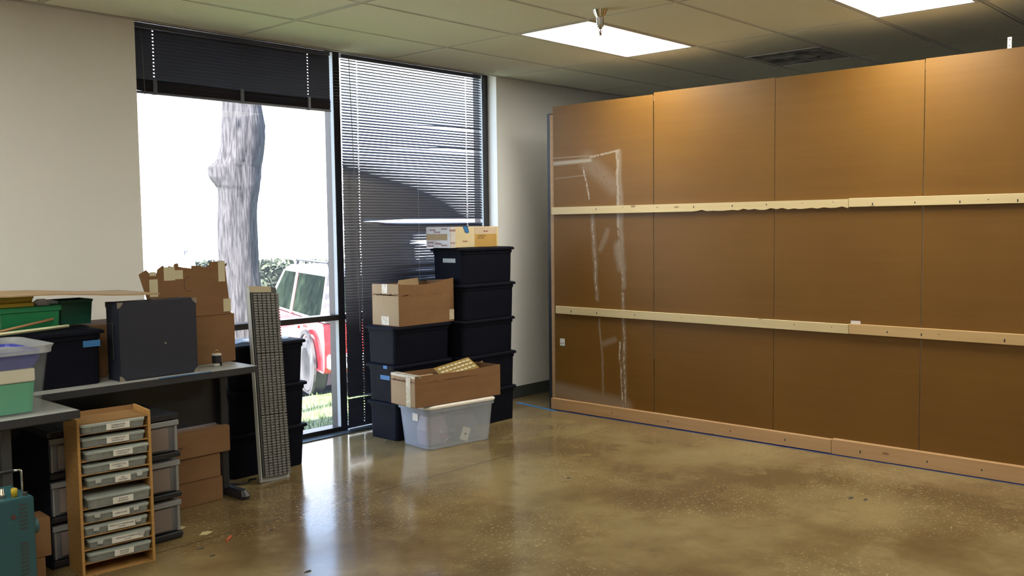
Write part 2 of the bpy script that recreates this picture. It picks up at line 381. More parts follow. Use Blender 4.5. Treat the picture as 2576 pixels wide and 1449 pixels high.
# blinds
def slat_mesh(L, z, tiltf, dzf, holes, cw=.0255):
    xs = sorted(set([0, L]+[L*i/14 for i in range(15)]+[h+d for h in holes for d in (-.004, .004)]))
    v = []; f = []
    for x in xs:
        t = tiltf(z, x/L); dz = dzf(z, x/L)
        for q, cmb in ((-.5, 0), (-.14, .0016), (.14, .0016), (.5, 0)):
            d = q*cw      # along chord, positive = outward (+y)
            v.append((x, d*math.cos(t)-cmb*math.sin(t), dz+d*math.sin(t)+cmb*math.cos(t)))
    for i in range(len(xs)-1):
        mid = (xs[i]+xs[i+1])/2; hole = any(abs(mid-h) < .003 for h in holes)
        for q in range(3):
            if hole and q == 1: continue
            a = i*4+q; f.append((a, a+4, a+5, a+1))
    me = bpy.data.meshes.new('slat'); me.from_pydata(v, [], f); me.polygons.foreach_set('use_smooth', [True]*len(f)); me.materials.append(SLAT)
    return me
def sm(a, b, x):
    x = min(1, max(0, (x-a)/(b-a))); return x*x*(3-2*x)
R = math.radians
# left blind, pulled most of the way up
b1 = thing('window_blind', 'dark navy slatted blind pulled up to a bundle above the tree', 'blind', (2.645, 5.395, 0), 0)
L1 = 1.395; hol = [.115, .70, 1.215]
B().box(0, L1, -.014, .014, ZC-.028, ZC-.001).build('head_rail', SLAT, b1, bevel=.002)
me = slat_mesh(L1, 0, lambda z, s: R(68), lambda z, s: 0, [.115, 1.215]); me.materials[0] = SLATD
z = ZC-.04
while z > 2.345:
    o = bpy.data.objects.new('slat', me); COL.objects.link(o); o.parent = b1; o.location = (0, 0, z); z -= .0205
BUN = mat('slat_bundle', (.040, .034, .040), rough=.6, spec=.15, nscale=3)
for i in range(17):
    q = i/16
    mez = slat_mesh(L1, 0, lambda z, s: R(26+16*abs(math.sin(1.5*math.pi*s))*(.4+q)), lambda z, s: .004*math.sin(math.pi*2.0*s+.5)-.006*q*math.sin(math.pi*2*s), [])
    mez.materials.clear(); mez.materials.append(BUN)
    o = bpy.data.objects.new('slat', mez); COL.objects.link(o); o.parent = b1; o.location = (0, random.uniform(-.004, .004), 2.358-.0042*i)
B().box(0, L1, -.013, .013, 2.272, 2.286).build('bottom_rail', SLAT, b1, bevel=.002)
for h in hol:
    B().box(h-.012, h+.012, -.017, .016, 2.270, 2.362).build('ladder_tape', SLAT, b1, bevel=.003)
    B().tube([(h, -.015, 2.36), (h, -.015, ZC-.03)], .0008, 5).build('ladder_cord', SLAT, b1)
B().tube([(.035, -.02, ZC-.03), (.045, -.022, 2.26)], .002, 6).build('lift_cord', mat('dull_cord', (.10, .09, .09), rough=.6), b1)
# right blind, lowered to the sill
b2 = thing('window_blind', 'dark navy slatted blind lowered to the sill, with bent slats, behind the stacked totes', 'blind', (4.135, 5.395, 0), 0)
L2 = 1.405; hol2 = [.145, .70, 1.235]
B().box(0, L2, -.014, .014, ZC-.028, ZC-.001).build('head_rail', SLAT, b2, bevel=.002)
def tilt(z, s):
    a = 32+7*sm(2.6, 2.05, z)
    b = a+(34 if s < .5 else 34-22*sm(.35, 1, s))*sm(2.02-.25*s, 1.80-.35*s, z)
    low = 70
    return R(b+(low-b)*sm(1.56, 1.44, z) if z < 1.56 else b)
pitch = .0205; z = ZC-.04; i = 0; zs = []
while z > .035: zs.append(z); z -= pitch
bend = {}
def near(zz): return min(range(len(zs)), key=lambda q: abs(zs[q]-zz))
a = near(2.235); bend[a] = lambda s: .014*sm(.45, .75, s)
a = near(2.04); bend[a] = lambda s: .003*s; bend[a-1] = lambda s: .012*sm(.55, .72, s)-.0
a = near(1.515); bend[a] = lambda s: .016*sm(.05, .5, s); bend[a+1] = lambda s: -.005*sm(.1, .5, s)
a = near(1.36); bend[a] = lambda s: .006*sm(.4, .6, s); a = near(1.34); bend[a] = lambda s: -.003*sm(.4, .7, s)
a = near(.245); bend[a] = lambda s: .012*(1-sm(.05, .18, s))
for i, z in enumerate(zs):
    bf = bend.get(i)
    def tf(zz, s, z=z, bf=bf, i=i):
        t = tilt(z, s)
        if bf and abs(bf(s)) > .001: t = min(t, R(30))
        if z < 1.42 and s > .40 and z > .9 and (i % 3 or z > 1.2): t -= R(24)*sm(.40, .46, s)
        return t
    o = bpy.data.objects.new('slat', slat_mesh(L2, z, tf, (lambda zz, s, bf=bf: bf(s) if bf else 0), [.145, 1.235])); COL.objects.link(o); o.parent = b2
    o.location = (random.uniform(-.002, .002), 0, z)
B().box(0, L2, -.013, .013, .012, .024).build('bottom_rail', ALU, b2, bevel=.002, label='grey metal bottom rail')
for h in hol2:
    for s in (-1, 1): B().tube([(h, s*.013, .02), (h, s*.013, ZC-.03)], .0007, 5).build('ladder_cord', CORD, b2)
WAND = mat('grey_wand', (.16, .16, .17), rough=.3)
B().tube([(.055, -.03, ZC-.03), (.075, -.034, 1.9), (.10, -.032, .72)], .0032, 6).build('tilt_wand', WAND, b2)
B().tube([(L2-.02, -.03, ZC-.03), (L2+.005, -.04, 2.3), (L2-.01, -.035, 2.1), (L2+.02, -.04, 2.02), (L2-.0, -.035, 1.95)], .0013, 6).build('lift_cord', BLKM, b2)

# ================================================================== PARTITION
pt = thing('partition', 'tall brown hardboard partition with two pale wooden rails across it', 'partition', (XP, 0, 0))
seams = [4.788-.9418*i for i in range(7)]
tops = [2.392, 2.405, 2.402, 2.406, 2.403, 2.403]
for i in range(6):
    g = .0035 if i in (0,) else .002
    o = B().box(0, .006, seams[i+1]+g, seams[i]-g, .03, tops[i]).build('panel', HBM if i == 0 else HB, pt, bevel=.0008)
    o.location.x = (.0, .0022, .0008, .0, .0015, 0)[i]
st = B().box(.02, .11, 4.795, 4.835, .0, 2.335).build('end_stud', FIR, pt, bevel=.002)
B().box(.03, .125, 4.84, 4.872, .0, 2.345).build('edge_strip', BLKM, pt, bevel=.001, label='black edge strip')
for i in range(7): B().box(.009, .098, seams[i]-.06, seams[i]-.022, .03, 2.38).build('stud', FIR, pt)
B().box(.009, .098, -.85, 4.785, 2.345, 2.383).build('top_plate', FIR, pt)
def rail(nm, mt, y0, y1, za, zb, x0, zslope=0., rag=False):
    b = B(); n = 60 if rag else 2
    lo = []; hi = []
    for q in range(n+1):
        y = y0+(y1-y0)*q/n; dz = zslope*(y-y0)
        j = (random.uniform(0, .012) if 3.5 > y > 2.42 and random.random() < .7 else 0) if rag else 0
        lo.append((y, za+dz+j)); hi.append((y, zb+dz))
    b.prism(lo+hi[::-1], 'x', x0, -.001); return b.build(nm, mt, pt, bevel=0 if rag else .0015)
rail('rail_board', PINE, 2.402, 4.788, 1.550, 1.606, -.022, rag=True)
rail('rail_board', PINE, -.6, 2.398, 1.556, 1.610, -.026)
rail('rail_board', PINE, 2.392, 4.757, .770, .829, -.022)
rail('rail_board', PINE2, -.6, 2.388, .772, .834, -.027)
rail('sole_board', FIR, 2.488, 4.800, .006, .092, -.038)
rail('sole_board', FIR, -.6, 2.484, .004, .099, -.042)
sc = B()
for (zz, x0, ys) in ((1.585, -.0225, (4.62, 4.35, 4.1, 3.8, 3.5, 3.2, 2.95, 2.7, 2.5)), (1.575, -.0265, (2.25, 2.0, 1.75, 1.6, 1.45)), (.80, -.0225, (4.6, 4.35, 4.0, 3.6, 3.3, 2.95, 2.75, 2.5)), (.80, -.0275, (2.15, 1.95, 1.85, 1.6, 1.5)), (.05, -.0385, (4.6, 4.2, 3.7, 3.2, 2.8)), (.05, -.0425, (2.3, 1.9, 1.6))):
    for y in ys: sc.box(x0, x0+.002, y-.0035, y+.0035, zz-.0035+random.uniform(-.012, .012), zz+.0035)
sc.build('screws', BLKM, pt, kind='stuff')
sk = thing('price_sticker', 'small white sticker with a green edge on the partition near its left edge', 'sticker', (XP-.0008, 4.707, .542))
B().box(-.0006, 0, -.024, .024, -.026, .030).build('paper', WHITE, sk); B().box(-.0006, 0, -.022, .022, -.031, -.026).build('green_edge', GREENP, sk)
text('print', '4476', .020, INK, sk, (-.0008, 0, -.010), (math.pi/2, 0, -math.pi/2))
tag(box(XP-.0016, XP-.0003, 2.325, 2.385, .826, .852).build('paper_tag', mat('pale_tag', (.60, .58, .62), rough=.5)), 'small pale tag stuck on the partition just above the lower rail joint', 'tag')
bk = thing('corner_bracket', 'small white metal bracket standing up from the top of the partition', 'bracket', (XP, 1.515, 2.404))
B().box(-.003, 0, -.011, .011, 0, .062).box(-.003, .02, -.011, .011, -.0005, .0025).build('plate', WHITE, bk, bevel=.0008)
B().box(-.0036, -.0028, -.003, .003, .012, .018).box(-.0036, -.0028, -.003, .003, .045, .051).build('screw_holes', BLKM, bk)
tp = B(); tp.loft([[(5.672, -.6, .0004), (5.674, 4.72, .0004), (5.72, 4.72, .0004), (5.715, -.6, .0004)], [(5.672, -.6, .001), (5.674, 4.72, .001), (5.72, 4.72, .001), (5.715, -.6, .001)]])
tag(tp.build('blue_tape', mat('shaded_blue_tape', (.012, .035, .20), rough=.6)), 'thin blue masking tape line on the floor along the foot of the partition', 'tape')  # blue tape coloured darker to hold the shadow of the gap beside it
tp = B(); tp.prism([(5.640, 4.725), (5.712, 5.19), (5.735, 5.22), (5.75, 5.19), (5.675, 4.725)], 'z', .0004, .0012)
tag(tp.build('blue_tape', BTAPE), 'short piece of blue tape on the floor between the partition and the corner totes', 'tape')

# ================================================================== TOTES
def make_tote(L, W, H, lb, label, group, lid=True):
    t = thing('storage_tote', label, 'tote', (0, 0, 0), 0, group)
    hb = H-.012
    loops = [rr(lb, W-.05, .03, 0), rr(lb+.004, W-.046, .03, .004), rr(L-.045, W-.03, .03, hb-.035), rr(L-.035, W-.02, .03, hb-.034), rr(L-.035, W-.02, .03, hb),
             rr(L-.045, W-.03, .03, hb), rr(L-.052, W-.037, .03, hb-.036), rr(lb-.01, W-.06, .025, .006)]
    B().loft(loops).build('body', TOTE, t, smooth=False)
    for s in (-1, 1):
        B().box(s*(L/2-.05)-.004, s*(L/2-.05)+.022*s, -.06, .06, hb-.055, hb-.040).build('handle', TOTE, t, bevel=.003)
    for s in (-1, 1):
        B().box(-.10, .10, s*(W/2-.028)-.003, s*(W/2-.028)+.003, .03, hb-.05).build('side_rib', TOTE, t, bevel=.002)
    if lid:
        B().loft([rr(L-.02, W-.01, .03, hb-.012), rr(L, W, .03, hb-.010), rr(L, W, .03, hb+.002), rr(L-.012, W-.012, .03, hb+.008), rr(L-.05, W-.05, .03, hb+.012)]).build('lid', TOTE, t)
    return t
g = 'black stacked storage totes'
proto = make_tote(.575, .345, .262, .525, 'bottom black tote of the tall five-high stack in the corner', g)
XR, YR = 4.992, 4.955
proto.location = (XR, YR, 0)
names = ['second black tote from the floor in the five-high corner stack', 'middle black tote of the five-high corner stack', 'fourth black tote from the floor in the five-high corner stack, beside the open carton',
         'topmost black tote of the five-high corner stack, with a pale label, under the taped box']
jit = [(.004, 0), (-.004, .003), (.003, -.002), (-.002, .004)]
RT = [proto]
for i, nm in enumerate(names): RT.append(dup(proto, (XR+jit[i][0], YR+jit[i][1], .2625*(i+1)), 0, nm))
mp_ = make_tote(.55, .335, .262, .50, 'bottom black tote of the three-high stack behind the clear tub', g)
XM, YM = 4.412, 5.03
mp_.location = (XM, YM, 0)
MT = [mp_, dup(mp_, (XM-.004, YM, .2625), 0, 'middle black tote with blue tape labels in the three-high stack before the blind'),
      dup(mp_, (XM-.002, YM+.003, .525), 0, 'top black tote of the three-high stack, carrying the open tan carton')]
wp = make_tote(.56, .345, .262, .49, 'bottom black tote of the stack standing at the window behind the grey rack panel', g)
XW, YWn = 3.140, 5.03
wp.location = (XW, YWn, 0)
WT = [wp, dup(wp, (XW+.006, YWn, .2625), 0, 'middle black tote of the window stack behind the grey rack panel'), dup(wp, (XW+.004, YWn, .525), 0, 'top black tote of the window stack, lid level with the table')]
tt = dup(mp_, (1.702, 4.585, .745), 0, 'black tote with a blue tape label standing on the back table')
# labels on totes
box(-.2665, -.2650, -.085, .045, .155, .185).build('label', mat('label_tape', (.42, .47, .47), rough=.4), RT[4], label='pale grey tape label')
box(-.2545, -.2530, -.08, .02, .155, .185).build('label', BTAPE, MT[1], label='blue tape label')
box(-.2765, -.2750, -.08, -.04, .236, .258).build('label', BTAPE, MT[1], label='blue tape on the lid edge')
box(.166, .246, -.1600, -.1585, .180, .210).build('label', BTAPE, tt, label='blue tape label')

# pale contents bag on the window stack
bag = thing('plastic_sheet', 'crumpled clear plastic sheet lying on the window totes', 'plastic sheet', (3.13, 5.03, .788))
b = B(); n = 9
grid = [[(-.22+.44*i/n, -.11+.22*j/n, .003+random.uniform(0, .012)) for i in range(n+1)] for j in range(n+1)]
for row in grid: b.v += row
for j in range(n):
    for i in range(n): a = j*(n+1)+i; b.f.append((a, a+1, a+n+2, a+n+1))
b.build('sheet', see_through('film', (.7, .75, .85), .4, .15), bag)

# ================================================================== CARDBOARD
def ragged(L, h, z, amp, n=24, seed=1):
    rnd = random.Random(seed); return [(L*i/n, z+rnd.uniform(-amp, amp)) for i in range(n+1)]
def carton(name, label, loc, rz, L, W, H, mt, parts=True, rim=None, ml=None, seed=3, torn=None):
    """open-topped carton: origin at front-left bottom corner, x right, y back"""
    t = thing(name, label, 'box', loc, rz); c = .005
    B().box(0, L, 0, W, 0, c).build('bottom', mt, t)
    rm = rim or (lambda s: 0)
    n = 12
    fr_ = [(L*i/n, H+rm(i/n)) for i in range(n+1)]
    B().prism([(0, c), (L, c)]+fr_[::-1], 'y', 0, c).build('front_panel', mt, t)
    B().prism([(0, c), (L, c)]+[(x, H-.01) for x, _ in fr_][::-1], 'y', W-c, W).build('back_panel', mt, t)
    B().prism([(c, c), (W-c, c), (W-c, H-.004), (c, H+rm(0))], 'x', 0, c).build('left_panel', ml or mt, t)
    B().prism([(c, c), (W-c, c), (W-c, H-.004), (c, H+rm(1)*.6)], 'x', L-c, L).build('right_panel', mt, t)
    if torn:
        up = ragged(L, 0, torn, .008, 60, seed); dn = ragged(L, 0, torn-.010, .009, 60, seed+5)
        B().prism(up+dn[::-1], 'y', -.0012, 0).build('torn_edge', BOXD, t)
        up = ragged(W, 0, torn+.003, .008, 30, seed+2); dn = ragged(W, 0, torn-.004, .006, 30, seed+6)
        B().prism(up+dn[::-1], 'x', -.0012, 0).build('torn_edge', BOXD, t)
    return t
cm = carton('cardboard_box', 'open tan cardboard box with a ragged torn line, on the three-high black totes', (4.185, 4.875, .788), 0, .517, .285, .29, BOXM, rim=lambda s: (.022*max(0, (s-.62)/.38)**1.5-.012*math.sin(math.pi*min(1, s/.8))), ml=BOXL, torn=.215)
B().box(-.0016, 0, .115, .175, .225, .288).build('tape', TAPE, cm, label='shiny clear tape'); B().box(-.0016, 0, .105, .185, .005, .065).build('tape', TAPE, cm, label='shiny clear tape')
B().box(.472, .518, -.0016, 0, .012, .085).build('tape', TAPE, cm, label='peeling tape at the corner')
B().prism([(.13, .24), (.34, .24), (.33, .315), (.15, .305)], 'y', .17, .174).build('flap', BOXL, cm)
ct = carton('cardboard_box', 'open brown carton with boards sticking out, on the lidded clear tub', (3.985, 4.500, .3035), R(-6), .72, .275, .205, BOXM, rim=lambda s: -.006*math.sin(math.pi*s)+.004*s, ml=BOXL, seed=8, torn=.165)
B().box(-.0018, 0, .05, .10, .0, .203).build('tape', TAPE, ct, label='glossy strip of clear tape'); B().box(-.0018, .05, 0, .27, .19, .206).build('tape', TAPE, ct)
# things in that carton
gb = thing('circuit_board', 'gold perforated circuit board leaning out of the brown carton', 'circuit board', (4.30, 4.56, .45), R(-8))
GOLD = mat('gold_board', (.34, .22, .05), rough=.35, n2=(.18, .12, .03), nscale=60)
ob_ = B().box(0, .30, 0, .006, 0, .13).build('board', GOLD, gb, bevel=.001); ob_.rotation_euler = (R(-62), R(-9), 0)
bb = B()
for i in range(8):
    for j in range(3): bb.box(.02+.034*i, .045+.034*i, -.003, 0, .02+j*.036, .035+j*.036)
o2 = bb.build('components', mat('pale_component', (.62, .56, .42), rough=.3), gb, kind='stuff'); o2.rotation_euler = ob_.rotation_euler
ROD = (4.32, 4.615, .482); RV = (.45, .062, .014)
rod = thing('metal_rod', 'pale metal rod lying across the brown carton', 'rod', ROD)
B().tube([(0, 0, 0), (RV[0], RV[1], RV[2])], .006, 8).build('shaft', NICKEL, rod, smooth=True); B().tube([(RV[0], RV[1], RV[2]), (RV[0]*1.03, RV[1]*1.03, RV[2]*1.03)], .013, 10).build('end_cap', CHROME, rod)
tag(B().box(0, .28, 0, .02, 0, .02).build('wood_strip', BOXL, loc=(3.99+.02, 4.66, .455), bevel=.002), 'pale wooden strip inside the brown carton at its left end', 'wood strip')

# big carton on the back table with its torn flap standing up
cb = thing('cardboard_box', 'large tan cardboard box with a torn taped flap, standing behind the black case', 'box', (1.975, 4.605, .745))
B().box(0, .795, 0, .28, 0, .262).build('body', BOXM, cb, bevel=.002)
prof = [(.30, .262), (.303, .36), (.262, .498), (.300, .520), (.325, .496), (.358, .502), (.362, .520), (.392, .540), (.405, .520), (.425, .535), (.450, .530), (.455, .545), (.475, .548), (.478, .530), (.50, .525), (.55, .518), (.552, .532), (.60, .530), (.628, .520), (.655, .532), (.655, .548), (.735, .552), (.742, .53), (.760, .54), (.757, .525), (.748, .52), (.772, .265)]
B().prism(prof, 'y', 0, .004).build('torn_flap', BOXM, cb, label='torn upright flap')
up = [(.50+.28*i/22, .335+(.004 if i % 3 else .014)+(.010 if i in (17, 18) else 0)) for i in range(23)]
up = [(x, z) for x, z in up if x < .772]
B().prism(up+[(x, z-.006) for x, z in up[::-1]], 'y', -.0012, 0).build('torn_edge', BOXD, cb)
B().box(.30, .775, -.003, .0, .262, .268).build('fold_edge', BOXD, cb)
for q in ((.395, .455, .46, .53), (.455, .50, .465, .512), (.705, .745, .44, .55), (.730, .775, .275, .345), (.315, .36, .38, .47), (.318, .352, .488, .508)):
    B().box(q[0], q[1], -.0016, 0, q[2], q[3]).build('tape', mat('masking_tape', (.60, .55, .38), rough=.5), cb)
cur = B(); cur.tube([(.535+.045*math.cos(a)*(1-a/9)-.0, -.001, .43+.05*math.sin(a)*(1-a/14)) for a in [1.6+.25*k for k in range(16)]], .0011, 4).build('pen_scribble', INK, cb)
# flat sheet lying over the things on the back table
fs = B(); n = 10
lo = [[(1.10+1.15*i/n, y, 1.196-.0035*i-.0022*max(0, i-5)*1.1+(.003*math.sin(i*1.3))) for i in range(n+1)] for y in (4.42, 4.86)]
for k in (0, 1):
    for row in lo: fs.v += [(x, y, z+.006*k) for x, y, z in row]
m_ = n+1
for i in range(n):
    fs.f += [(i, i+1, m_+i+1, m_+i), (2*m_+i, 3*m_+i, 3*m_+i+1, 2*m_+i+1), (i, 2*m_+i, 2*m_+i+1, i+1), (m_+i, m_+i+1, 3*m_+i+1, 3*m_+i)]
fs.f += [(0, m_, 3*m_, 2*m_), (n, 2*m_+n, 3*m_+n, m_+n)]
tag(fs.build('cardboard_sheet', BOXL), 'thin flat cardboard sheet lying across the bins and the black case', 'cardboard sheet')

# taped box on the corner totes
tb = thing('taped_box', 'box wrapped in clear tape with red print, on top of the corner totes', 'box', (4.64, 4.835, 1.3135), 0)
CRM = mat('cream_card', (.66, .56, .36), rough=.45, nscale=20); BAG = mat('taped_end', (.62, .62, .66), rough=.3, n2=(.50, .46, .44), nscale=16)
B().box(0, .50, 0, .25, 0, .150).build('body', CRM, tb, bevel=.003)
B().box(.245, .475, -.0012, 0, .002, .095).build('tan_patch', mat('tan_card', (.48, .30, .09), rough=.5), tb)
B().box(.245, .475, -.0016, 0, .095, .146).build('tape', mat('film_tape', (.62, .50, .38), rough=.2), tb)
B().box(-.0014, 0, 0, .25, 0, .149).build('tape', BAG, tb, label='white taped end'); B().box(-.0022, -.0014, .03, .25, .055, .10).build('tan_patch', BOXL, tb)
B().box(.001, .05, -.0012, 0, .0, .149).build('tape', BAG, tb)
B().prism([(.125, .150), (.175, .150), (.188, .112), (.178, .103), (.15, .106)], 'y', -.0026, -.0012).build('blue_tape_piece', BTAPE, tb)
B().box(.12, .18, 0, .05, .150, .1512).build('blue_tape_piece', BTAPE, tb); B().box(.36, .42, .02, .05, .150, .1512).build('blue_tape_piece', BTAPE, tb)
B().box(.02, .10, .02, .10, .150, .1512).build('blue_tape_piece', BTAPE, tb)
B().box(.0, .5, .02, .23, .1500, .1508).build('top_tape', mat('top_film', (.70, .70, .76), rough=.12), tb)
for x, z, s in ((.145, .045, .020), (.36, .115, .020), (.02, .125, .026), (.02, .035, .018)): text('print', 'FRAGILE', s*.75, REDINK, tb, (x, -.0030, z), sx=.9)
for y, z in ((.18, .128), (.06, .135), (.13, .112), (.12, .030), (.06, .018), (.20, .012), (.20, .038)): text('print', 'FRAGILE', .017, REDINK, tb, (-.0026, y, z), (math.pi/2, 0, -math.pi/2))
text('print', 'CONNECTOR', .013, INK, tb, (.315, -.0020, .082)); text('print', 'PLASTIC PART', .011, INK, tb, (.305, -.0020, .066))

# cartons stacked on the floor under the back table
for i, (x0, x1, z0, z1, y0, nm) in enumerate(((2.19, 2.652, 0, .129, 4.58, 'bottom brown carton of the three stacked under the back table'), (2.19, 2.645, .1295, .260, 4.585, 'middle brown carton of the three stacked under the back table'),
                                 (2.20, 2.702, .2605, .402, 4.575, 'top brown carton with faint black print, stacked under the back table'))):
    t = thing('cardboard_box', nm, 'box', (x0, y0, z0), 0, 'brown cartons stacked under the back table')
    h = z1-z0
    B().box(0, x1-x0, 0, .30, 0, h-.003).build('body', BOXM, t, bevel=.003)
    B().box(.002, x1-x0-.002, 0, .148, h-.003, h-.0005).build('lid_flap', BOXM, t); B().box(.002, x1-x0-.002, .152, .298, h-.003, h-.0005).build('lid_flap', BOXM, t)
    if i == 2:
        text('print', 'CTN 10', .014, INK, t, (.215, -.0010, .062)); text('print', 'DAN', .014, INK, t, (.195, -.0010, .046))
t = thing('cardboard_box', 'small orange-brown carton beside the teal instrument', 'box', (1.40, 4.0, .131), R(-3)); B().box(0, .122, 0, .12, 0, .16).build('body', BOXM, t, bevel=.002); B().box(.002, .12, .002, .118, .16, .162).build('lid_flap', BOXM, t)
t = thing('cardboard_box', 'lower dark carton under the small orange-brown one', 'box', (1.38, 3.99, 0)); B().box(0, .115, 0, .14, 0, .13).build('body', BOXM, t, bevel=.002); B().box(.002, .113, .002, .138, .13, .1305).build('lid_flap', BOXM, t)

# ================================================================== CLEAR TUB ON FLOOR
cl = thing('clear_tub', 'clear plastic tub with a white lid on the floor, under the brown carton', 'tub', (4.115, 4.515, 0), R(-7))
def tubmesh(L, W, H, tp_=.045, th=.004):
    cx, cy = L/2, W/2
    return B().loft([rr(L, W, .04, 0, cx, cy), rr(L+.004, W+.004, .04, .006, cx, cy), rr(L+tp_, W+tp_, .045, H-.03, cx, cy), rr(L+tp_+.02, W+tp_+.02, .045, H-.028, cx, cy), rr(L+tp_+.02, W+tp_+.02, .045, H, cx, cy),
                     rr(L+tp_-.006, W+tp_-.006, .04, H, cx, cy), rr(L+tp_-.008, W+tp_-.008, .04, H-.03, cx, cy), rr(L-.008, W-.008, .036, .006, cx, cy)])
tubmesh(.515, .31, .282).build('body', CLEAR, cl)
B().loft([rr(.585, .375, .045, .276, .2575, .155), rr(.590, .38, .045, .280, .2575, .155), rr(.590, .38, .045, .290, .2575, .155), rr(.565, .36, .045, .300, .2575, .155), rr(.5, .3, .04, .302, .2575, .155)]).build('lid', TUBW, cl)
B().box(-.022, -.0185, .10, .16, .185, .235).build('sticker', WHITE, cl)
cols = [('grey_bundle', (.22, .22, .26)), ('pink_packet', (.40, .22, .27)), ('cream_card', (.66, .62, .50)), ('brown_part', (.25, .12, .08)), ('blue_part', (.10, .20, .45))]
items = []
rnd = random.Random(4)
for i in range(16):
    nm, c = cols[i % 5]
    sx, sy, sz = rnd.uniform(.03, .07), rnd.uniform(.03, .06), rnd.uniform(.012, .04)
    x, y = .06+.40*rnd.random(), .05+.2*rnd.random()
    o = B().loft([rr(sx, sy, .008, -sz/2), rr(sx*1.05, sy*1.05, .008, 0), rr(sx*.9, sy*.9, .008, sz/2)]).build(nm, mat(nm, c, rough=.5), cl, loc=(x, y, .035+.03*(i % 3)))
    o.rotation_euler = (rnd.uniform(-.5, .5), rnd.uniform(-.5, .5), rnd.uniform(0, 3))
o = B().box(-.035, .035, 0, .006, -.045, .045).build('switch_plate', CREAM, cl, loc=(.31, .018, .065), bevel=.002); o.rotation_euler = (0, R(22), 0)
B().cyl((0, 0), .008, -.002, .002, 12).build('hole', INK, cl, loc=(.31, .0165, .065)).rotation_euler = (R(90), 0, 0)
o = B().loft([rr(.16, .14, .03, 0), rr(.18, .15, .03, .10), rr(.14, .12, .03, .19)]).build('pink_bag', mat('pink_bag', (.36, .25, .30), rough=.5), cl, loc=(.13, .15, .01))
o = B().loft([rr(.20, .17, .03, 0), rr(.21, .18, .03, .10), rr(.18, .14, .03, .17)]).build('grey_bag', mat('grey_bag', (.16, .16, .17), rough=.5), cl, loc=(.37, .17, .01))

# ================================================================== TABLES
def table(label, x0, x1, y0, y1, legs, panel=None):
    t = thing('folding_table', label, 'table', (x0, y0, 0)); L = x1-x0; W = y1-y0
    B().box(.003, L-.003, .003, W-.003, .722, .745).build('tabletop', LAM, t, bevel=.002)
    B().box(0, L, 0, .003, .712, .7445).box(0, L, W-.003, W, .712, .7445).box(0, .003, .003, W-.003, .712, .7445).box(L-.003, L, .003, W-.003, .712, .7445).build('edge_band', EDGE, t)
    B().box(.02, L-.02, .04, W-.04, .70, .722).build('apron', BLKM, t)
    for lx in legs:
        B().box(lx-.02, lx+.02, W/2-.03, W/2+.03, .04, .70).build('leg', BLKM, t, bevel=.004)
        B().loft([rr(.05, W-.10, .02, 0, lx+.03, W/2+.08), rr(.055, W-.09, .02, .02, lx+.03, W/2+.08), rr(.035, W-.14, .015, .05, lx+.03, W/2+.08)]).build('foot', BLKM, t)
    if panel: B().box(panel[0], panel[1], .325, .340, .41, .70).box(panel[0], .95, .325, .340, .05, .41).build('modesty_and_shade_panel', BLKM, t)  # modesty panel; lower left sheet added to darken the void under the tables
    return t
t1 = table('long grey folding table by the window with a black case and bins on it', .90, 2.738, 4.335, 4.955, (.15, 1.795), (.05, 1.80))
t2 = table('front grey table at the left edge holding the clear tub', .25, 1.600, 3.845, 4.315, (.12,))
B().box(1.15, 1.19, .305, .345, .0, .70).build('rear_leg', mat('grey_panel', (.10, .11, .125), rough=.5), t2)
tag(box(2.19, 2.47, 4.332, 4.350, .7452, .7462).build('blue_tape', BTAPE), 'strip of blue tape along the front edge of the back table', 'tape')
# case
cs = thing('equipment_case', 'black vinyl covered case with metal corners standing on the back table', 'case', (2.022, 4.395, .745))
B().box(0, .408, 0, .125, 0, .378).build('body', CASE, cs, bevel=.006, seg=2)
for x, z, sx, sz in ((0, 0, 1, 1), (.408, 0, -1, 1), (0, .378, 1, -1), (.408, .378, -1, -1)):
    b = B(); b.prism([(x-.001*sx, z-.001*sz), (x+.028*sx, z-.001*sz), (x+.022*sx, z+.012*sz), (x+.012*sx, z+.022*sz), (x-.001*sx, z+.028*sz)], 'y', -.0015, .0); b.build('corner_plate', NICKEL, cs); b = B(); b.prism([(x-.001*sx, z-.001*sz), (x+.028*sx, z-.001*sz), (x+.012*sx, z+.022*sz), (x-.001*sx, z+.028*sz)], 'y', .125, .1265)
    b.build('corner_plate', NICKEL, cs)
B().cyl((0, 0), .005, -.003, .003, 12).build('rivet', NICKEL, cs, loc=(.235, 0, .165)).rotation_euler = (R(90), 0, 0)
B().box(-.008, 0, .04, .085, .10, .28).build('handle', BLKM, cs, bevel=.003)
# little jar
jr = thing('small_canister', 'small black canister with a white cap and brass ring on the back table', 'canister', (2.60, 4.511, .745))
B().lathe([(.020, 0), (.021, .004), (.021, .016)], 24).build('base', WHITE, jr, smooth=True)
B().lathe([(.024, .016), (.024, .056)], 24).build('body', BLKM, jr); B().lathe([(.025, .056), (.025, .064), (.010, .066)], 24).build('cap', WHITE, jr)
B().tube([(.010*math.cos(a), 0, .074+.010*math.sin(a)) for a in [i*math.pi/6 for i in range(13)]], .0022, 6).build('ring', mat('brass', (.5, .33, .12), rough=.3, metal=1), jr)
B().box(.008, .013, -.03, -.02, 0, .022).build('tab', BLKM, jr)
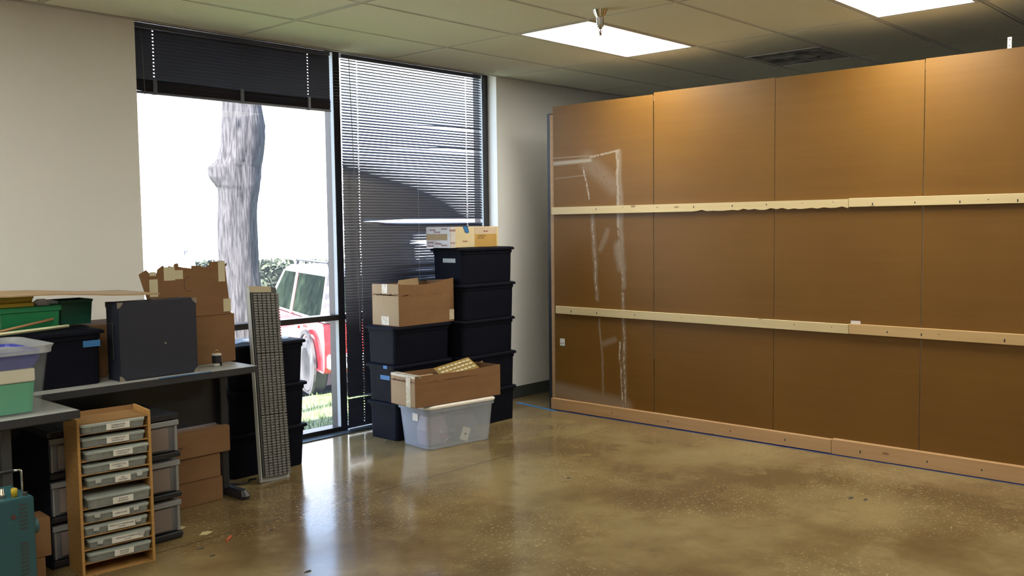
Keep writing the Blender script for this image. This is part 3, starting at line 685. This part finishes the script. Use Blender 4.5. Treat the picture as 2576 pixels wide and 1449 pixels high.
# bins
def bin_(name, label, mt, loc, L, W, H, rz=0, cut=.0, cat='bin'):
    t = thing(name, label, cat, loc, rz)
    h2 = H-cut
    b = B().loft([rr(L-.02, W-.02, .008, 0), rr(L-.006, W-.006, .008, H-.012), rr(L, W, .008, H-.011), rr(L, W, .008, H), rr(L-.012, W-.012, .006, H), rr(L-.012, W-.012, .006, H-.012), rr(L-.026, W-.026, .006, .004)])
    b.build('body', mt, t); return t
g1 = bin_('plastic_bin', 'bright green plastic bin on the black tote, under the yellow bin', GREENP, (1.682, 4.622, 1.0195), .27, .19, .105)
B().box(-.135, .135, -.099, -.094, .080, .105).build('front_lip', GREENP, g1, bevel=.002)
g2 = bin_('plastic_bin', 'dark green plastic bin behind the green one, beside the black case', GREEND, (1.915, 4.672, 1.0195), .165, .16, .118)
yb = bin_('plastic_bin', 'open yellow plastic bin tilted on the bright green bin', YELP, (1.60, 4.60, 1.1255), .20, .14, .048)
B().box(-.05, .098, -.072, -.068, .0, .020).build('front_lip', YELP, yb, bevel=.002)
gp = thing('plastic_packet', 'small crumpled clear plastic packet on the bright green bin', 'packet', (1.745, 4.57, 1.126)); B().loft([rr(.06, .05, .01, 0), rr(.075, .06, .012, .012), rr(.03, .03, .008, .028)]).build('film', see_through('packet_film', (.6, .6, .6), .3, .2), gp)
tag(B().tube([(1.29, 4.302, 1.025), (1.835, 4.497, 1.025)], .0075, 4).build('pale_stick', mat('pale_stick', (.62, .63, .44), rough=.5)), 'long pale green stick lying on the black tote', 'stick')
tag(B().tube([(1.47, 4.425, 1.025), (1.772, 4.512, 1.062)], .006, 8).build('wooden_dowel', mat('dowel', (.42, .23, .12), rough=.6)), 'short brown wooden dowel leaning on the green bin', 'dowel')
# clear tub on the front table
c2 = thing('clear_tub', 'open clear plastic tub full of bins on the front table at the left edge', 'tub', (1.005, 3.905, .745))
tubmesh(.475, .32, .275, .06).build('body', see_through('clear_tub_near', (.60, .66, .72), .92, .25), c2)
B().loft([rr(.557, .402, .05, .244, .2375, .16), rr(.560, .405, .05, .262, .2375, .16), rr(.575, .42, .05, .276, .2375, .16), rr(.53, .37, .045, .276, .2375, .16), rr(.52, .365, .045, .246, .2375, .16)]).build('rim', see_through('tub_rim', (.60, .64, .70), .66, .25), c2)
q = thing('plastic_bin', 'pale green bin at the bottom of the clear tub on the front table', 'bin', (1.245, 4.065, .752)); B().loft([rr(.42, .27, .02, 0), rr(.44, .28, .02, .118), rr(.42, .26, .02, .118), rr(.41, .25, .02, .01)]).build('body', GREENC, q)
q = thing('cream_box', 'cream box between the green and blue bins in the clear tub', 'box', (1.275, 4.065, .872)); B().loft([rr(.37, .27, .01, 0), rr(.38, .28, .01, .004), rr(.38, .28, .01, .052)]).build('body', CREAM, q, bevel=.002); B().box(-.18, .18, -.13, .13, .052, .0545).build('lid', CREAM, q)
q = thing('plastic_bin', 'blue plastic bin on top inside the clear tub', 'bin', (1.250, 4.065, .9275)); B().loft([rr(.43, .27, .02, 0), rr(.46, .30, .025, .03), rr(.465, .305, .025, .034), rr(.475, .315, .025, .072), rr(.45, .29, .02, .072), rr(.42, .26, .02, .01)]).build('body', BLUEP, q)
B().box(-.15, .12, -.08, .10, .012, .07).build('insert', BLUEP, q, bevel=.01)
q = thing('pink_cup', 'pink plastic piece resting in the clear tub at the left edge', 'cup', (1.245, 3.99, 1.0005)); B().lathe([(.028, 0), (.040, .07), (.036, .07), (.025, .005)], 20).build('body', PINK, q, smooth=True)

# ================================================================== RACK WITH LABELLED TRAYS
rk = thing('tray_rack', 'narrow oak veneer rack holding ten labelled clear trays', 'rack', (1.640, 3.985, 0), R(-5.8))
RL, RW, RH = .310, .180, .682
B().prism([(0, 0), (RW, 0), (RW, RH), (0, RH-.004)], 'x', 0, .012).build('side_panel', OAK, rk, bevel=.0008); B().prism([(0, 0), (RW, 0), (RW, RH), (0, RH-.004)], 'x', RL-.012, RL).build('side_panel', OAK, rk, bevel=.0008)
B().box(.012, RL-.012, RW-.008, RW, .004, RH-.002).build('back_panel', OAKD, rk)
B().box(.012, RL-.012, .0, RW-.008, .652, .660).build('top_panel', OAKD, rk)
sh = [.612, .553, .496, .438, .380, .291, .231, .174, .115, .057, .004]
for z in sh: B().box(.012, RL-.012, .002, RW-.008, z-.004, z).build('shelf', OAK, rk, bevel=.0006)
txt = [('CONNECTORS', 'ELECTRONICS'), ('CONNECTORS', 'ELECTRICAL'), ('CONNECTORS', 'PNEUMATIC'), ('CONNECTORS', 'CABLE'), ('LED', 'FIXTURES'), ('ADHESIVE', 'FASTENERS'), ('HARDWARE',), ('SPRINGS & CONNECTORS', 'LOOSE'), ('SPRINGS & CONNECTORS', 'LOOSE'), ('MACHINE', 'MOTORS')]
lw = [.098, .094, .082, .080, .066, .086, .072, .116, .134, .082]; lx = [.165, .165, .180, .165, .178, .172, .165, .168, .190, .172]
off = [0, .002, .012, .006, .016, .012, .006, .002, .014, .010]; front = [-.012, -.004, -.016, -.004, -.008, -.018, -.006, .0, -.004, -.006]
lat = [0, 0, 0, 0, 1, 0, 2, 1, 1, 0]
cont = [(.20, .19, .17), (.17, .17, .17), (.45, .38, .15), (.22, .20, .17), (.22, .22, .24), (.42, .40, .32), (.20, .22, .18), (.20, .20, .20), (.20, .20, .23), (.30, .06, .08)]
ordn = ['topmost', 'second', 'third', 'fourth', 'fifth from top,', 'sixth from top,', 'fourth lowest', 'third lowest', 'second lowest', 'lowest']
whl = ['with a two-line white label', 'with a plain grey body', 'holding yellow and pale parts', 'with a short two-line label', 'with two latches', 'of cloudy cream plastic', 'with a one-line label', 'with a wide label and two latches', 'with the widest label', 'with red parts inside']
for i in range(10):
    z = sh[i]+.0005; w_ = .268
    t = thing('parts_tray', 'clear parts tray %s, %s in oak rack' % (whl[i], ordn[i]), 'tray', (0, 0, 0), 0, 'clear parts trays in the oak rack')
    Mx = Matrix.Translation((1.640, 3.985, 0)) @ Matrix.Rotation(R(-5.8), 4, 'Z') @ Matrix.Translation((.014+off[i], front[i], z))
    t.matrix_world = Mx
    w_ = min(.268, .31-.026-off[i]-.004)
    h = .040 if i != 5 else .050
    B().loft([rr(w_-.012, .148, .012, 0, w_/2, .078), rr(w_-.004, .156, .012, h-.012, w_/2, .078), rr(w_-.010, .150, .010, h-.012, w_/2, .078), rr(w_-.018, .142, .010, .003, w_/2, .078)]).build('body', TRAY, t)
    B().loft([rr(w_-.003, .157, .012, h-.012, w_/2, .078), rr(w_, .160, .012, h-.010, w_/2, .078), rr(w_, .160, .012, h-.002, w_/2, .078), rr(w_-.008, .152, .012, h, w_/2, .078)]).build('lid', TRAYL, t)
    cc = cont[i]; rnd = random.Random(i)
    b = B()
    for k in range(7):
        x = .02+k*(w_-.05)/6.5
        hh = rnd.uniform(.008, h-.018); b.box(x, x+rnd.uniform(.012, .03), .012+rnd.uniform(0, .02), .12, .004, .004+hh)
    b.build('contents', mat('tray_contents', cc, rough=.6, n2=tuple(v*.5 for v in cc), nscale=50), t, kind='stuff')
    a = lx[i]-off[i]-.014; hw = lw[i]/2
    B().box(a-hw, a+hw, -.0035, -.0015, .006, .033).build('label', WHITE, t, bevel=.0004)
    tl = txt[i]
    if len(tl) == 2:
        text('print', tl[0], .0088, INK, t, (a, -.0042, .0245)); text('print', tl[1], .0088, INK, t, (a, -.0042, .0145))
    else: text('print', tl[0], .0088, INK, t, (a, -.0042, .0195))
    if lat[i]:
        for x in (.045, w_-.045):
            if lat[i] == 2 and x > .1: x = w_-.06
            B().prism([(x-.013, h-.006), (x+.013, h-.006), (x+.010, h-.022), (x-.010, h-.022)], 'y', -.007, 0).build('latch', mat('latch_plastic', (.46, .48, .48), rough=.3), t)
# ------------------------------------------------------------------ drawer towers
def tower(label, loc):
    t = thing('drawer_tower', label, 'drawers', loc, 0, 'translucent three drawer towers')
    W, D = .335, .36
    B().loft([rr(W, D, .015, .578, W/2, D/2), rr(W+.006, D+.006, .015, .582, W/2, D/2), rr(W+.006, D+.006, .015, .600, W/2, D/2), rr(W-.02, D-.02, .01, .604, W/2, D/2)]).build('top', BLKM, t)
    B().box(.0, W, .004, D, .0, .035).build('base', BLKM, t, bevel=.004)
    for i in range(3):
        z0 = .012+.192*i
        dr = B().loft([rr(W-.03, D-.04, .012, z0+.028, W/2, D/2), rr(W-.012, D-.02, .012, z0+.150, W/2, D/2), rr(W-.004, D-.010, .012, z0+.152, W/2, D/2), rr(W-.004, D-.010, .012, z0+.176, W/2, D/2)]).build('drawer', DRAW, t)
        B().box(.055, W-.055, -.001, .008, z0+.040, z0+.145).build('front_window', mat('drawer_front', (.21, .175, .165), rough=.3, nscale=4), dr, bevel=.002)
        B().box(.0, W, -.006, D-.01, z0+.0, z0+.024).build('frame_bar', BLKM, t, bevel=.004)
        B().box(.004, W-.004, -.004, .006, z0+.152, z0+.176).build('drawer_rim', DRAWR, dr, bevel=.002)
        for s in (.012, W-.024): B().box(s, s+.012, .0, D-.02, z0+.03, z0+.150).build('rail', DRAWR, t)
    B().box(-.004, -.001, .0, D, .0, .58).build('side_shade_sheet', TOTE, t)  # black sheet added to stand for the shade on the tower's side
    return t
tA = tower('translucent drawer tower with black bars just right of the oak rack', (1.850, 4.150, 0)) 
tB = dup(tA, (1.555, 4.18, 0), 0, 'shadowed translucent drawer tower behind the left side of the oak rack')
tB.scale = (.75, .8, 1); tB.location = (1.597, 4.175, 0); tB.scale = (.66, .85, 1)
# teal instrument
te = thing('teal_instrument', 'teal metal instrument with louvres, terminals and a carrying handle at the bottom left', 'instrument', (.93, 3.60, 0))
B().box(0, .388, 0, .225, .015, .500).build('housing', TEAL, te, bevel=.004, seg=2)
for k in range(7): B().box(.335, .362, -.0015, .002, .385+k*.0145, .391+k*.0145).build('louvre_slot', INK, te)
for k in range(10): B().box(.335, .362, -.0015, .002, .20+k*.0145, .206+k*.0145).build('louvre_slot', INK, te)
for x, z in ((.255, .462), (.252, .405), (.15, .44), (.15, .36)): B().cyl((0, 0), .006, -.002, .003, 12).build('screw', STEELD, te, loc=(x, 0, z)).rotation_euler = (R(90), 0, 0)
B().cyl((0, 0), .009, -.002, .004, 14).build('plug', mat('dark_red', (.08, .03, .03)), te, loc=(.315, 0, .437)).rotation_euler = (R(90), 0, 0)
o = B().lathe([(.030, 0), (.032, .006), (.030, .022), (.022, .026)], 20).build('side_knob', TEAL, te, loc=(.388, .05, .375), smooth=True); o.rotation_euler = (0, R(90), 0)
for x in (.20, .235, .27, .30):
    B().lathe([(.010, .5), (.010, .515), (.007, .516), (.007, .533), (.004, .534)], 12, (x, .06)).build('terminal', NICKEL, te, smooth=True)
B().lathe([(.011, .5), (.011, .530), (.008, .532)], 12, (.335, .04)).build('terminal', YELP, te, smooth=True, label='yellow terminal'); B().lathe([(.007, .5), (.007, .526)], 12, (.30, .11)).build('terminal', mat('red_cap', (.4, .02, .02)), te, label='red terminal')
B().lathe([(.009, .5), (.009, .512)], 12, (.368, .03)).build('terminal', INK, te)
B().tube([(.384, .10, .49), (.384, .10, .575), (.378, .10, .582), (.355, .10, .582)], .0045, 8).build('handle_arm', CHROME, te, smooth=True)
B().tube([(.355, .10, .582), (.05, .10, .582)], .008, 8).build('handle_grip', BLKM, te, smooth=True)
B().box(.012, .05, .02, .06, 0, .015).box(.34, .37, .02, .06, 0, .015).box(.34, .37, .16, .20, 0, .015).box(.012, .05, .16, .20, 0, .015).build('foot', BLKM, te)

# ------------------------------------------------------------------ ribbed panel leaning on the window totes
gp = thing('ribbed_panel', 'tall grey panel of ribbed block columns leaning against the window totes', 'panel', (2.952, 4.700, .004))
gp.rotation_euler = (R(-8.6), R(3.0), 0)
B().box(0, .205, 0, .004, 0, 1.135).build('back_plate', STEELD, gp); B().box(0, .205, -.006, 0, 0, .028).build('bottom_lip', GREYP, gp)
B().box(0, .004, -.030, 0, 0, 1.135).build('side_flange', mat('pale_flange', (.50, .53, .50), rough=.4), gp)
B().box(.004, .165, -.006, 0, 1.105, 1.142).build('top_label', mat('cream_strip', (.48, .42, .30), rough=.6), gp)
B().box(.012, .020, -.030, 0, .03, 1.10).build('dark_channel', STEELD, gp)
colw = .0300
segs = ((.030, .385), (.387, .745), (.747, 1.100))
for (za, zb) in segs:
    ms = None
    for c in range(6):
        if ms is None:
            b = B(); n = 23; hh = (zb-za)/n
            for k in range(n):
                b.box(0, colw-.007, -.026, 0, za+k*hh, za+(k+1)*hh-.0045)
            b.box(.002, colw-.009, -.018, 0, za, zb-.003)
            o = b.build('block_column', GREYB, gp); ms = o.data
        else:
            o = bpy.data.objects.new('block_column', ms); COL.objects.link(o); o.parent = gp
        o.location = (.026+c*colw, -.006, 0)
# cable and debris
tag(B().tube([(2.80, 4.84, .005), (2.86, 4.76, .006), (2.91, 4.745, .006), (2.95, 4.80, .006), (2.99, 4.79, .006)], .006, 8).build('power_cable', BLKM), 'black cable on the floor behind the table foot', 'cable')
def scrap(name, label, cat, x, y, mt, pts, h=.001):
    b = B(); b.prism([(x+p[0], y+p[1]) for p in pts], 'z', .0005, .0005+h); tag(b.build(name, mt), label, cat)
SCR = mat('scrap_paper', (.62, .55, .30), rough=.7)
scrap('paper_scrap', 'torn cream paper scrap on the floor in front of the cartons', 'scrap', 2.28, 4.12, SCR, [(-.03, 0), (-.01, .015), (.0, .03), (.03, .025), (.045, .0), (.02, -.012), (0, -.02)])
scrap('paper_scrap', 'pale scrap on the floor against the drawer tower', 'scrap', 2.235, 4.29, SCR, [(-.03, 0), (-.01, .02), (.03, .025), (.04, .0), (.01, -.02)])
tag(B().tube([(2.29, 3.935, .006), (2.335, 3.975, .006)], .006, 8).build('orange_stub', mat('orange', (.50, .10, .03), rough=.5)), 'small orange stub lying on the floor in front of the table', 'stub')
for i, (x, y, s, nm) in enumerate(((2.16, 3.94, 1.0, 'dark crumb on the floor left of the orange stub'), (2.145, 3.813, .8, 'dark crumb on the floor nearest the oak rack'), (2.525, 3.923, .6, 'tiny black crumb on the floor right of the orange stub'), (2.311, 3.32, 1.0, 'dark chip in the window reflection at the bottom of the photo'), (4.184, 3.404, .8, 'small dark chip in the middle of the open floor'), (4.837, 2.006, 1.2, 'dark flake on the floor nearer the partition'), (4.857, 1.935, 1.0, 'second dark flake beside the one near the partition'))):
    scrap('floor_chip', nm, 'chip', x, y, INK, [(-.02*s, 0), (0, .009*s), (.018*s, .004*s), (.01*s, -.009*s), (-.008*s, -.006*s)], .002)

# ================================================================== OUTSIDE
GRASSM = mat('lawn', (.13, .17, .07), rough=.9, n2=(.08, .12, .04), nscale=6)
gz = lambda y: -.06-.74*min(1, max(0, (y-5.9)/4.3))
b = B(); ys = [5.56+.5*i for i in range(12)]; xs = [-20+4*i for i in range(16)]
for y in ys:
    for x in xs: b.v.append((x, y, gz(y)))
for j in range(len(ys)-1):
    for i in range(len(xs)-1): a = j*16+i; b.f.append((a, a+1, a+17, a+16))
struct(b.build('ground_lawn', GRASSM))
struct(box(-60, 90, 10.5, 80, -1.0, -.80).build('ground_parking', mat('asphalt', (.30, .30, .29), rough=.9, nscale=3)))
b = B(); rnd = random.Random(9)
for i in range(9000):
    x = rnd.uniform(1.5, 9.5); y = 5.6+5.0*rnd.random()**1.3; z = gz(y); h = rnd.uniform(.03, .075); a = rnd.uniform(0, 6.28); dx, dy = .004*math.cos(a), .004*math.sin(a); lx_, ly_ = rnd.uniform(-.02, .02), rnd.uniform(-.02, .02)
    k = len(b.v); b.v += [(x-dx, y-dy, z), (x+dx, y+dy, z), (x+lx_, y+ly_, z+h)]; b.f.append((k, k+1, k+2))
o = b.build('grass', mat('grass_blade', (.16, .22, .08), rough=.6, n2=(.10, .16, .05), nscale=2), kind='stuff'); tag(o, 'short green grass on the lawn outside the window', 'grass')
# white building
WB = mat('white_stucco', (.86, .86, .85), rough=.9)
bl = thing('office_building', 'long white building across the car park', 'building', (0, 31, -.8))
B().box(-20, 70, 0, 12, 0, 3.42).box(-20, 70, 0, 12, 3.46, 5.38).box(-20, 70, 0, 12, 5.43, 10).box(-20, 70, .06, 12, 0, 10).build('wall', WB, bl)
B().box(-20.2, 70.2, -.2, 12.2, 10, 10.3).build('parapet', WB, bl)
# tree
BARK = mat('bark', (.055, .053, .060), rough=.95, n2=(.014, .013, .017), nscale=18, stretch=(3.0, 3.0, .35), namt=.22, bump=1.0, bscale=16, detail=8)
tr = thing('tree', 'big rough barked tree trunk on the lawn outside the left window', 'tree', (4.94, 8.05, 0))
axis = Vector((.80, -.59, 0)).normalized()
# (z, left offset, right offset) across the view, metres from the centre line
pr = [(-.7, -.36, .34), (-.45, -.25, .25), (0, -.17, .19), (.5, -.15, .19), (.9, -.17, .175), (1.1, -.20, .155), (1.30, -.215, .150), (1.5, -.215, .145), (1.7, -.20, .155), (1.85, -.20, .185), (1.96, -.275, .195), (2.05, -.285, .20), (2.13, -.20, .215), (2.25, -.165, .235), (2.45, -.145, .25), (2.75, -.125, .21), (3.2, -.11, .22), (3.8, -.12, .20), (4.6, -.06, .22)]
b = B(); lps = []; nn = 40; rnd = random.Random(2)
ph = [rnd.uniform(0, 6.28) for _ in range(6)]
fine = []
for i in range(len(pr)-1):
    for k in range(6):
        s = k/6; fine.append(tuple(pr[i][q]+(pr[i+1][q]-pr[i][q])*s for q in range(3)))
fine.append(pr[-1])
for (z, l, r) in fine:
    c = (l+r)/2; h = (r-l)/2; lp = []
    for k in range(nn):
        a = 2*math.pi*k/nn; rg = 1+.035*math.sin(7*a+ph[0]+z*1.3)+.025*math.sin(13*a+ph[1]-z*2)+.02*math.sin(5*a+z*6+ph[2])+rnd.uniform(-.012, .012)
        p = axis*(c+h*rg*math.cos(a))+Vector((axis.y, -axis.x, 0))*(min(h, .2)*rg*math.sin(a)); lp.append((p.x, p.y, z))
    lps.append(lp)
b.loft(lps).build('trunk', BARK, tr, smooth=True)
br = []
for i in range(7):
    a = i*.9+.3; p0 = Vector((.07, -.05, 4.2+.1*i)); d = Vector((math.cos(a), math.sin(a), .55)); br.append((p0, d))
    B().tube([p0, p0+d*.7+Vector((0, 0, .1)), p0+d*1.5+Vector((0, 0, .45)), p0+d*2.4+Vector((0, 0, .6))], [.10, .075, .05, .02], 8).build('branch', BARK, tr, smooth=True)
b = B(); rnd = random.Random(5)
for i in range(13000):
    p0, d = br[i % 7]; s = rnd.uniform(.8, 2.8); c = p0+d*s+Vector((rnd.gauss(0, .45), rnd.gauss(0, .45), .5+rnd.gauss(0, .45)))
    a = Vector((rnd.gauss(0, 1), rnd.gauss(0, 1), rnd.gauss(0, 1))).normalized()*.055; q = a.cross(Vector((rnd.gauss(0, 1), rnd.gauss(0, 1), rnd.gauss(0, 1)))).normalized()*.03
    k = len(b.v); b.v += [tuple(c-a), tuple(c+q), tuple(c+a), tuple(c-q)]; b.f.append((k, k+1, k+2, k+3))
b.build('leaves', mat('leaf', (.09, .20, .03), rough=.5), tr, kind='stuff')
# hedges
HED = mat('hedge_leaf', (.055, .07, .045), rough=.8, n2=(.02, .03, .02), nscale=3)
def hedge(label, p0, p1, h, wd, z0, dens):
    t = thing('hedge', label, 'hedge', (p0[0], p0[1], z0)); d = Vector((p1[0]-p0[0], p1[1]-p0[1], 0)); L = d.length; d.normalize(); nrm = Vector((-d.y, d.x, 0))
    b = B(); q = [Vector((0, 0, 0)), d*L, d*L+nrm*wd, nrm*wd]
    b.loft([[tuple(v) for v in q], [tuple(v+Vector((0, 0, h*.93))) for v in q]]); b.build('core', HED, t)
    b = B(); rnd = random.Random(int(L*10))
    for i in range(dens):
        c = d*rnd.uniform(-.1, L+.1)+nrm*rnd.uniform(-.12, wd)+Vector((0, 0, h*rnd.uniform(.05, 1.0)))
        if rnd.random() < .5: c = d*rnd.uniform(-.1, L+.1)+nrm*rnd.uniform(-.1, .05)+Vector((0, 0, h*rnd.uniform(.0, 1.0)))
        a = Vector((rnd.gauss(0, 1), rnd.gauss(0, 1), rnd.gauss(0, 1))).normalized()*.09; e = a.cross(Vector((rnd.gauss(0, 1), rnd.gauss(0, 1), rnd.gauss(0, 1)))).normalized()*.06
        k = len(b.v); b.v += [tuple(c-a), tuple(c+e), tuple(c+a), tuple(c-e)]; b.f.append((k, k+1, k+2, k+3))
    b.build('leaves', HED, t, kind='stuff')
hedge('dark clipped hedge beyond the car park, left of the gap behind the red vehicle', (12.4, 23.3), (14.5, 21.3), 1.42, .8, -.8, 2500)
hedge('dark clipped hedge beyond the car park, directly behind the red vehicle roof', (14.85, 21.0), (17.5, 18.6), 1.40, .8, -.8, 2500)
# vehicle
def suv(label, loc, heading, paint, trim, pane=None):
    """local x forward, y left; origin on the ground below the rear axle"""
    t = thing('suv', label, 'car', loc, heading)
    W = .90
    low = [(-.85, .45), (-.88, .75), (-.84, 1.02), (3.05, 1.02), (3.35, .98), (3.75, .90), (3.82, .60), (3.78, .38), (-.80, .36)]
    b = B(); b.loft([[(x, -W+.05, z) for x, z in low], [(x, -W, z*.985+.005) for x, z in low], [(x, W, z*.985+.005) for x, z in low], [(x, W-.05, z) for x, z in low]]); b.build('body', paint, t, bevel=.03, seg=2)
    cabn = [(-.80, 1.02), (-.66, 1.66), (-.45, 1.72), (1.55, 1.72), (1.85, 1.66), (2.70, 1.02)]
    b = B()
    def sec(y, k): return [(x, y*(1-.16*(z-1.02)/.7), z) for x, z in cabn]
    b.loft([sec(-W+.03, 0), sec(W-.03, 0)]); b.build('cabin', trim, t, bevel=.03, seg=2)
    GL = mat('car_glass', (.022, .034, .022), rough=.9, spec=.0, n2=(.006, .010, .008), nscale=3) if pane is None else pane
    for s in (-1, 1):
        for (xa, xb, xc, xd, nm) in ((-.62, .86, .86, -.54, 'window_pane'), (1.06, 2.36, 1.72, 1.06, 'window_pane')):
            pts = [(xa, 1.07), (xb, 1.07), (xc, 1.62), (xd, 1.62)]
            P3 = lambda x, z, e: (x, s*((W-.03)*(1-.16*(z-1.02)/.7)+e), z)
            b = B().loft([[P3(x, z, -.01) for x, z in pts], [P3(x, z, .008) for x, z in pts]]); b.build(nm, GL, t)
        P3 = lambda x, z, e: (x, s*((W-.03)*(1-.16*(z-1.02)/.7)+e), z)
        B().loft([[P3(x, z, -.01) for x, z in ((.89, 1.03), (1.03, 1.03), (1.03, 1.64), (.89, 1.64))], [P3(x, z, .006) for x, z in ((.89, 1.03), (1.03, 1.03), (1.03, 1.64), (.89, 1.64))]]).build('pillar', paint, t)
        B().box(.34, .50, s*W-.01, s*W+.03, .86, .90).build('door_handle', CHROME, t, bevel=.005); B().box(1.2, 1.36, s*W-.01, s*W+.03, .88, .92).build('door_handle', CHROME, t, bevel=.005)
        B().tube([(-.3, s*.62, 1.73), (-.25, s*.62, 1.79), (1.4, s*.62, 1.79), (1.5, s*.62, 1.73)], .02, 6).build('roof_rail', BLKM, t)
        B().box(-.885, -.80, s*.60-.18, s*.60+.18, .70, 1.0).build('tail_light', mat('tail_red', (.5, .02, .02), rough=.2), t, bevel=.01)
        B().box(1.95, 2.05, s*(W+.02)-.06, s*(W+.02)+.10, 1.02, 1.18).build('mirror', paint, t, bevel=.02)
        for x in (0, 2.75):
            wh = B().lathe([(.36, -.11), (.385, -.08), (.385, .08), (.36, .11), (.24, .11), (.24, -.11)], 28).build('wheel', mat('tyre', (.06, .06, .065), rough=.7), t, loc=(x, s*(W-.10), .385)); wh.rotation_euler = (R(90), 0, 0)
            B().lathe([(.24, -.10), (.24, .10), (.05, .12)], 20).build('rim', mat('alloy', (.16, .16, .17), rough=.5), wh)
            B().loft([[(q*math.cos(2*math.pi*k/28), q*math.sin(2*math.pi*k/28), zz) for k in range(28)] for q, zz in ((.40, -.02), (.46, -.02), (.46, .014), (.40, .014), (.40, -.02))], False, False).build('arch', mat('arch_black', (.05, .05, .055), rough=.6), t, loc=(x, s*(W-.005), .41)).rotation_euler = (R(90), 0, 0)
    B().prism([(2.73, 1.08), (2.0, 1.62), (1.96, 1.60), (2.69, 1.06)], 'y', -.66, .66).build('windscreen', GL, t, loc=(.03, 0, .0))
    B().prism([(-.82, 1.12), (-.70, 1.62), (-.73, 1.62), (-.85, 1.12)], 'y', -.62, .62).build('rear_window', GL, t, loc=(-.01, 0, 0))
    B().box(-.95, -.84, -.85, .85, .42, .62).build('bumper', trim, t, bevel=.03)
    return t
RED = mat('red_paint', (.42, .02, .03), rough=.25, coat=.5, nscale=1); SILV = mat('silver_paint', (.30, .27, .28), rough=.4, nscale=1)
hd = math.radians(90-21)
hv = Vector((math.cos(hd), math.sin(hd))); lf = Vector((-hv.y, hv.x))
wb_ = Vector((7.64, 10.80)); org = wb_-lf*.85
suv('red and silver vehicle with a roof rack parked on the street side beyond the lawn', (org.x, org.y, -.80), hd, RED, SILV)
suv('white vehicle with pale blue windows parked far behind the torn cardboard flap', (9.9, 19.6, -.80), math.radians(60), mat('white_paint', (.8, .8, .82), rough=.3), mat('white_roof', (.75, .75, .78), rough=.3), mat('pale_blue_pane', (.42, .52, .68), rough=.3))
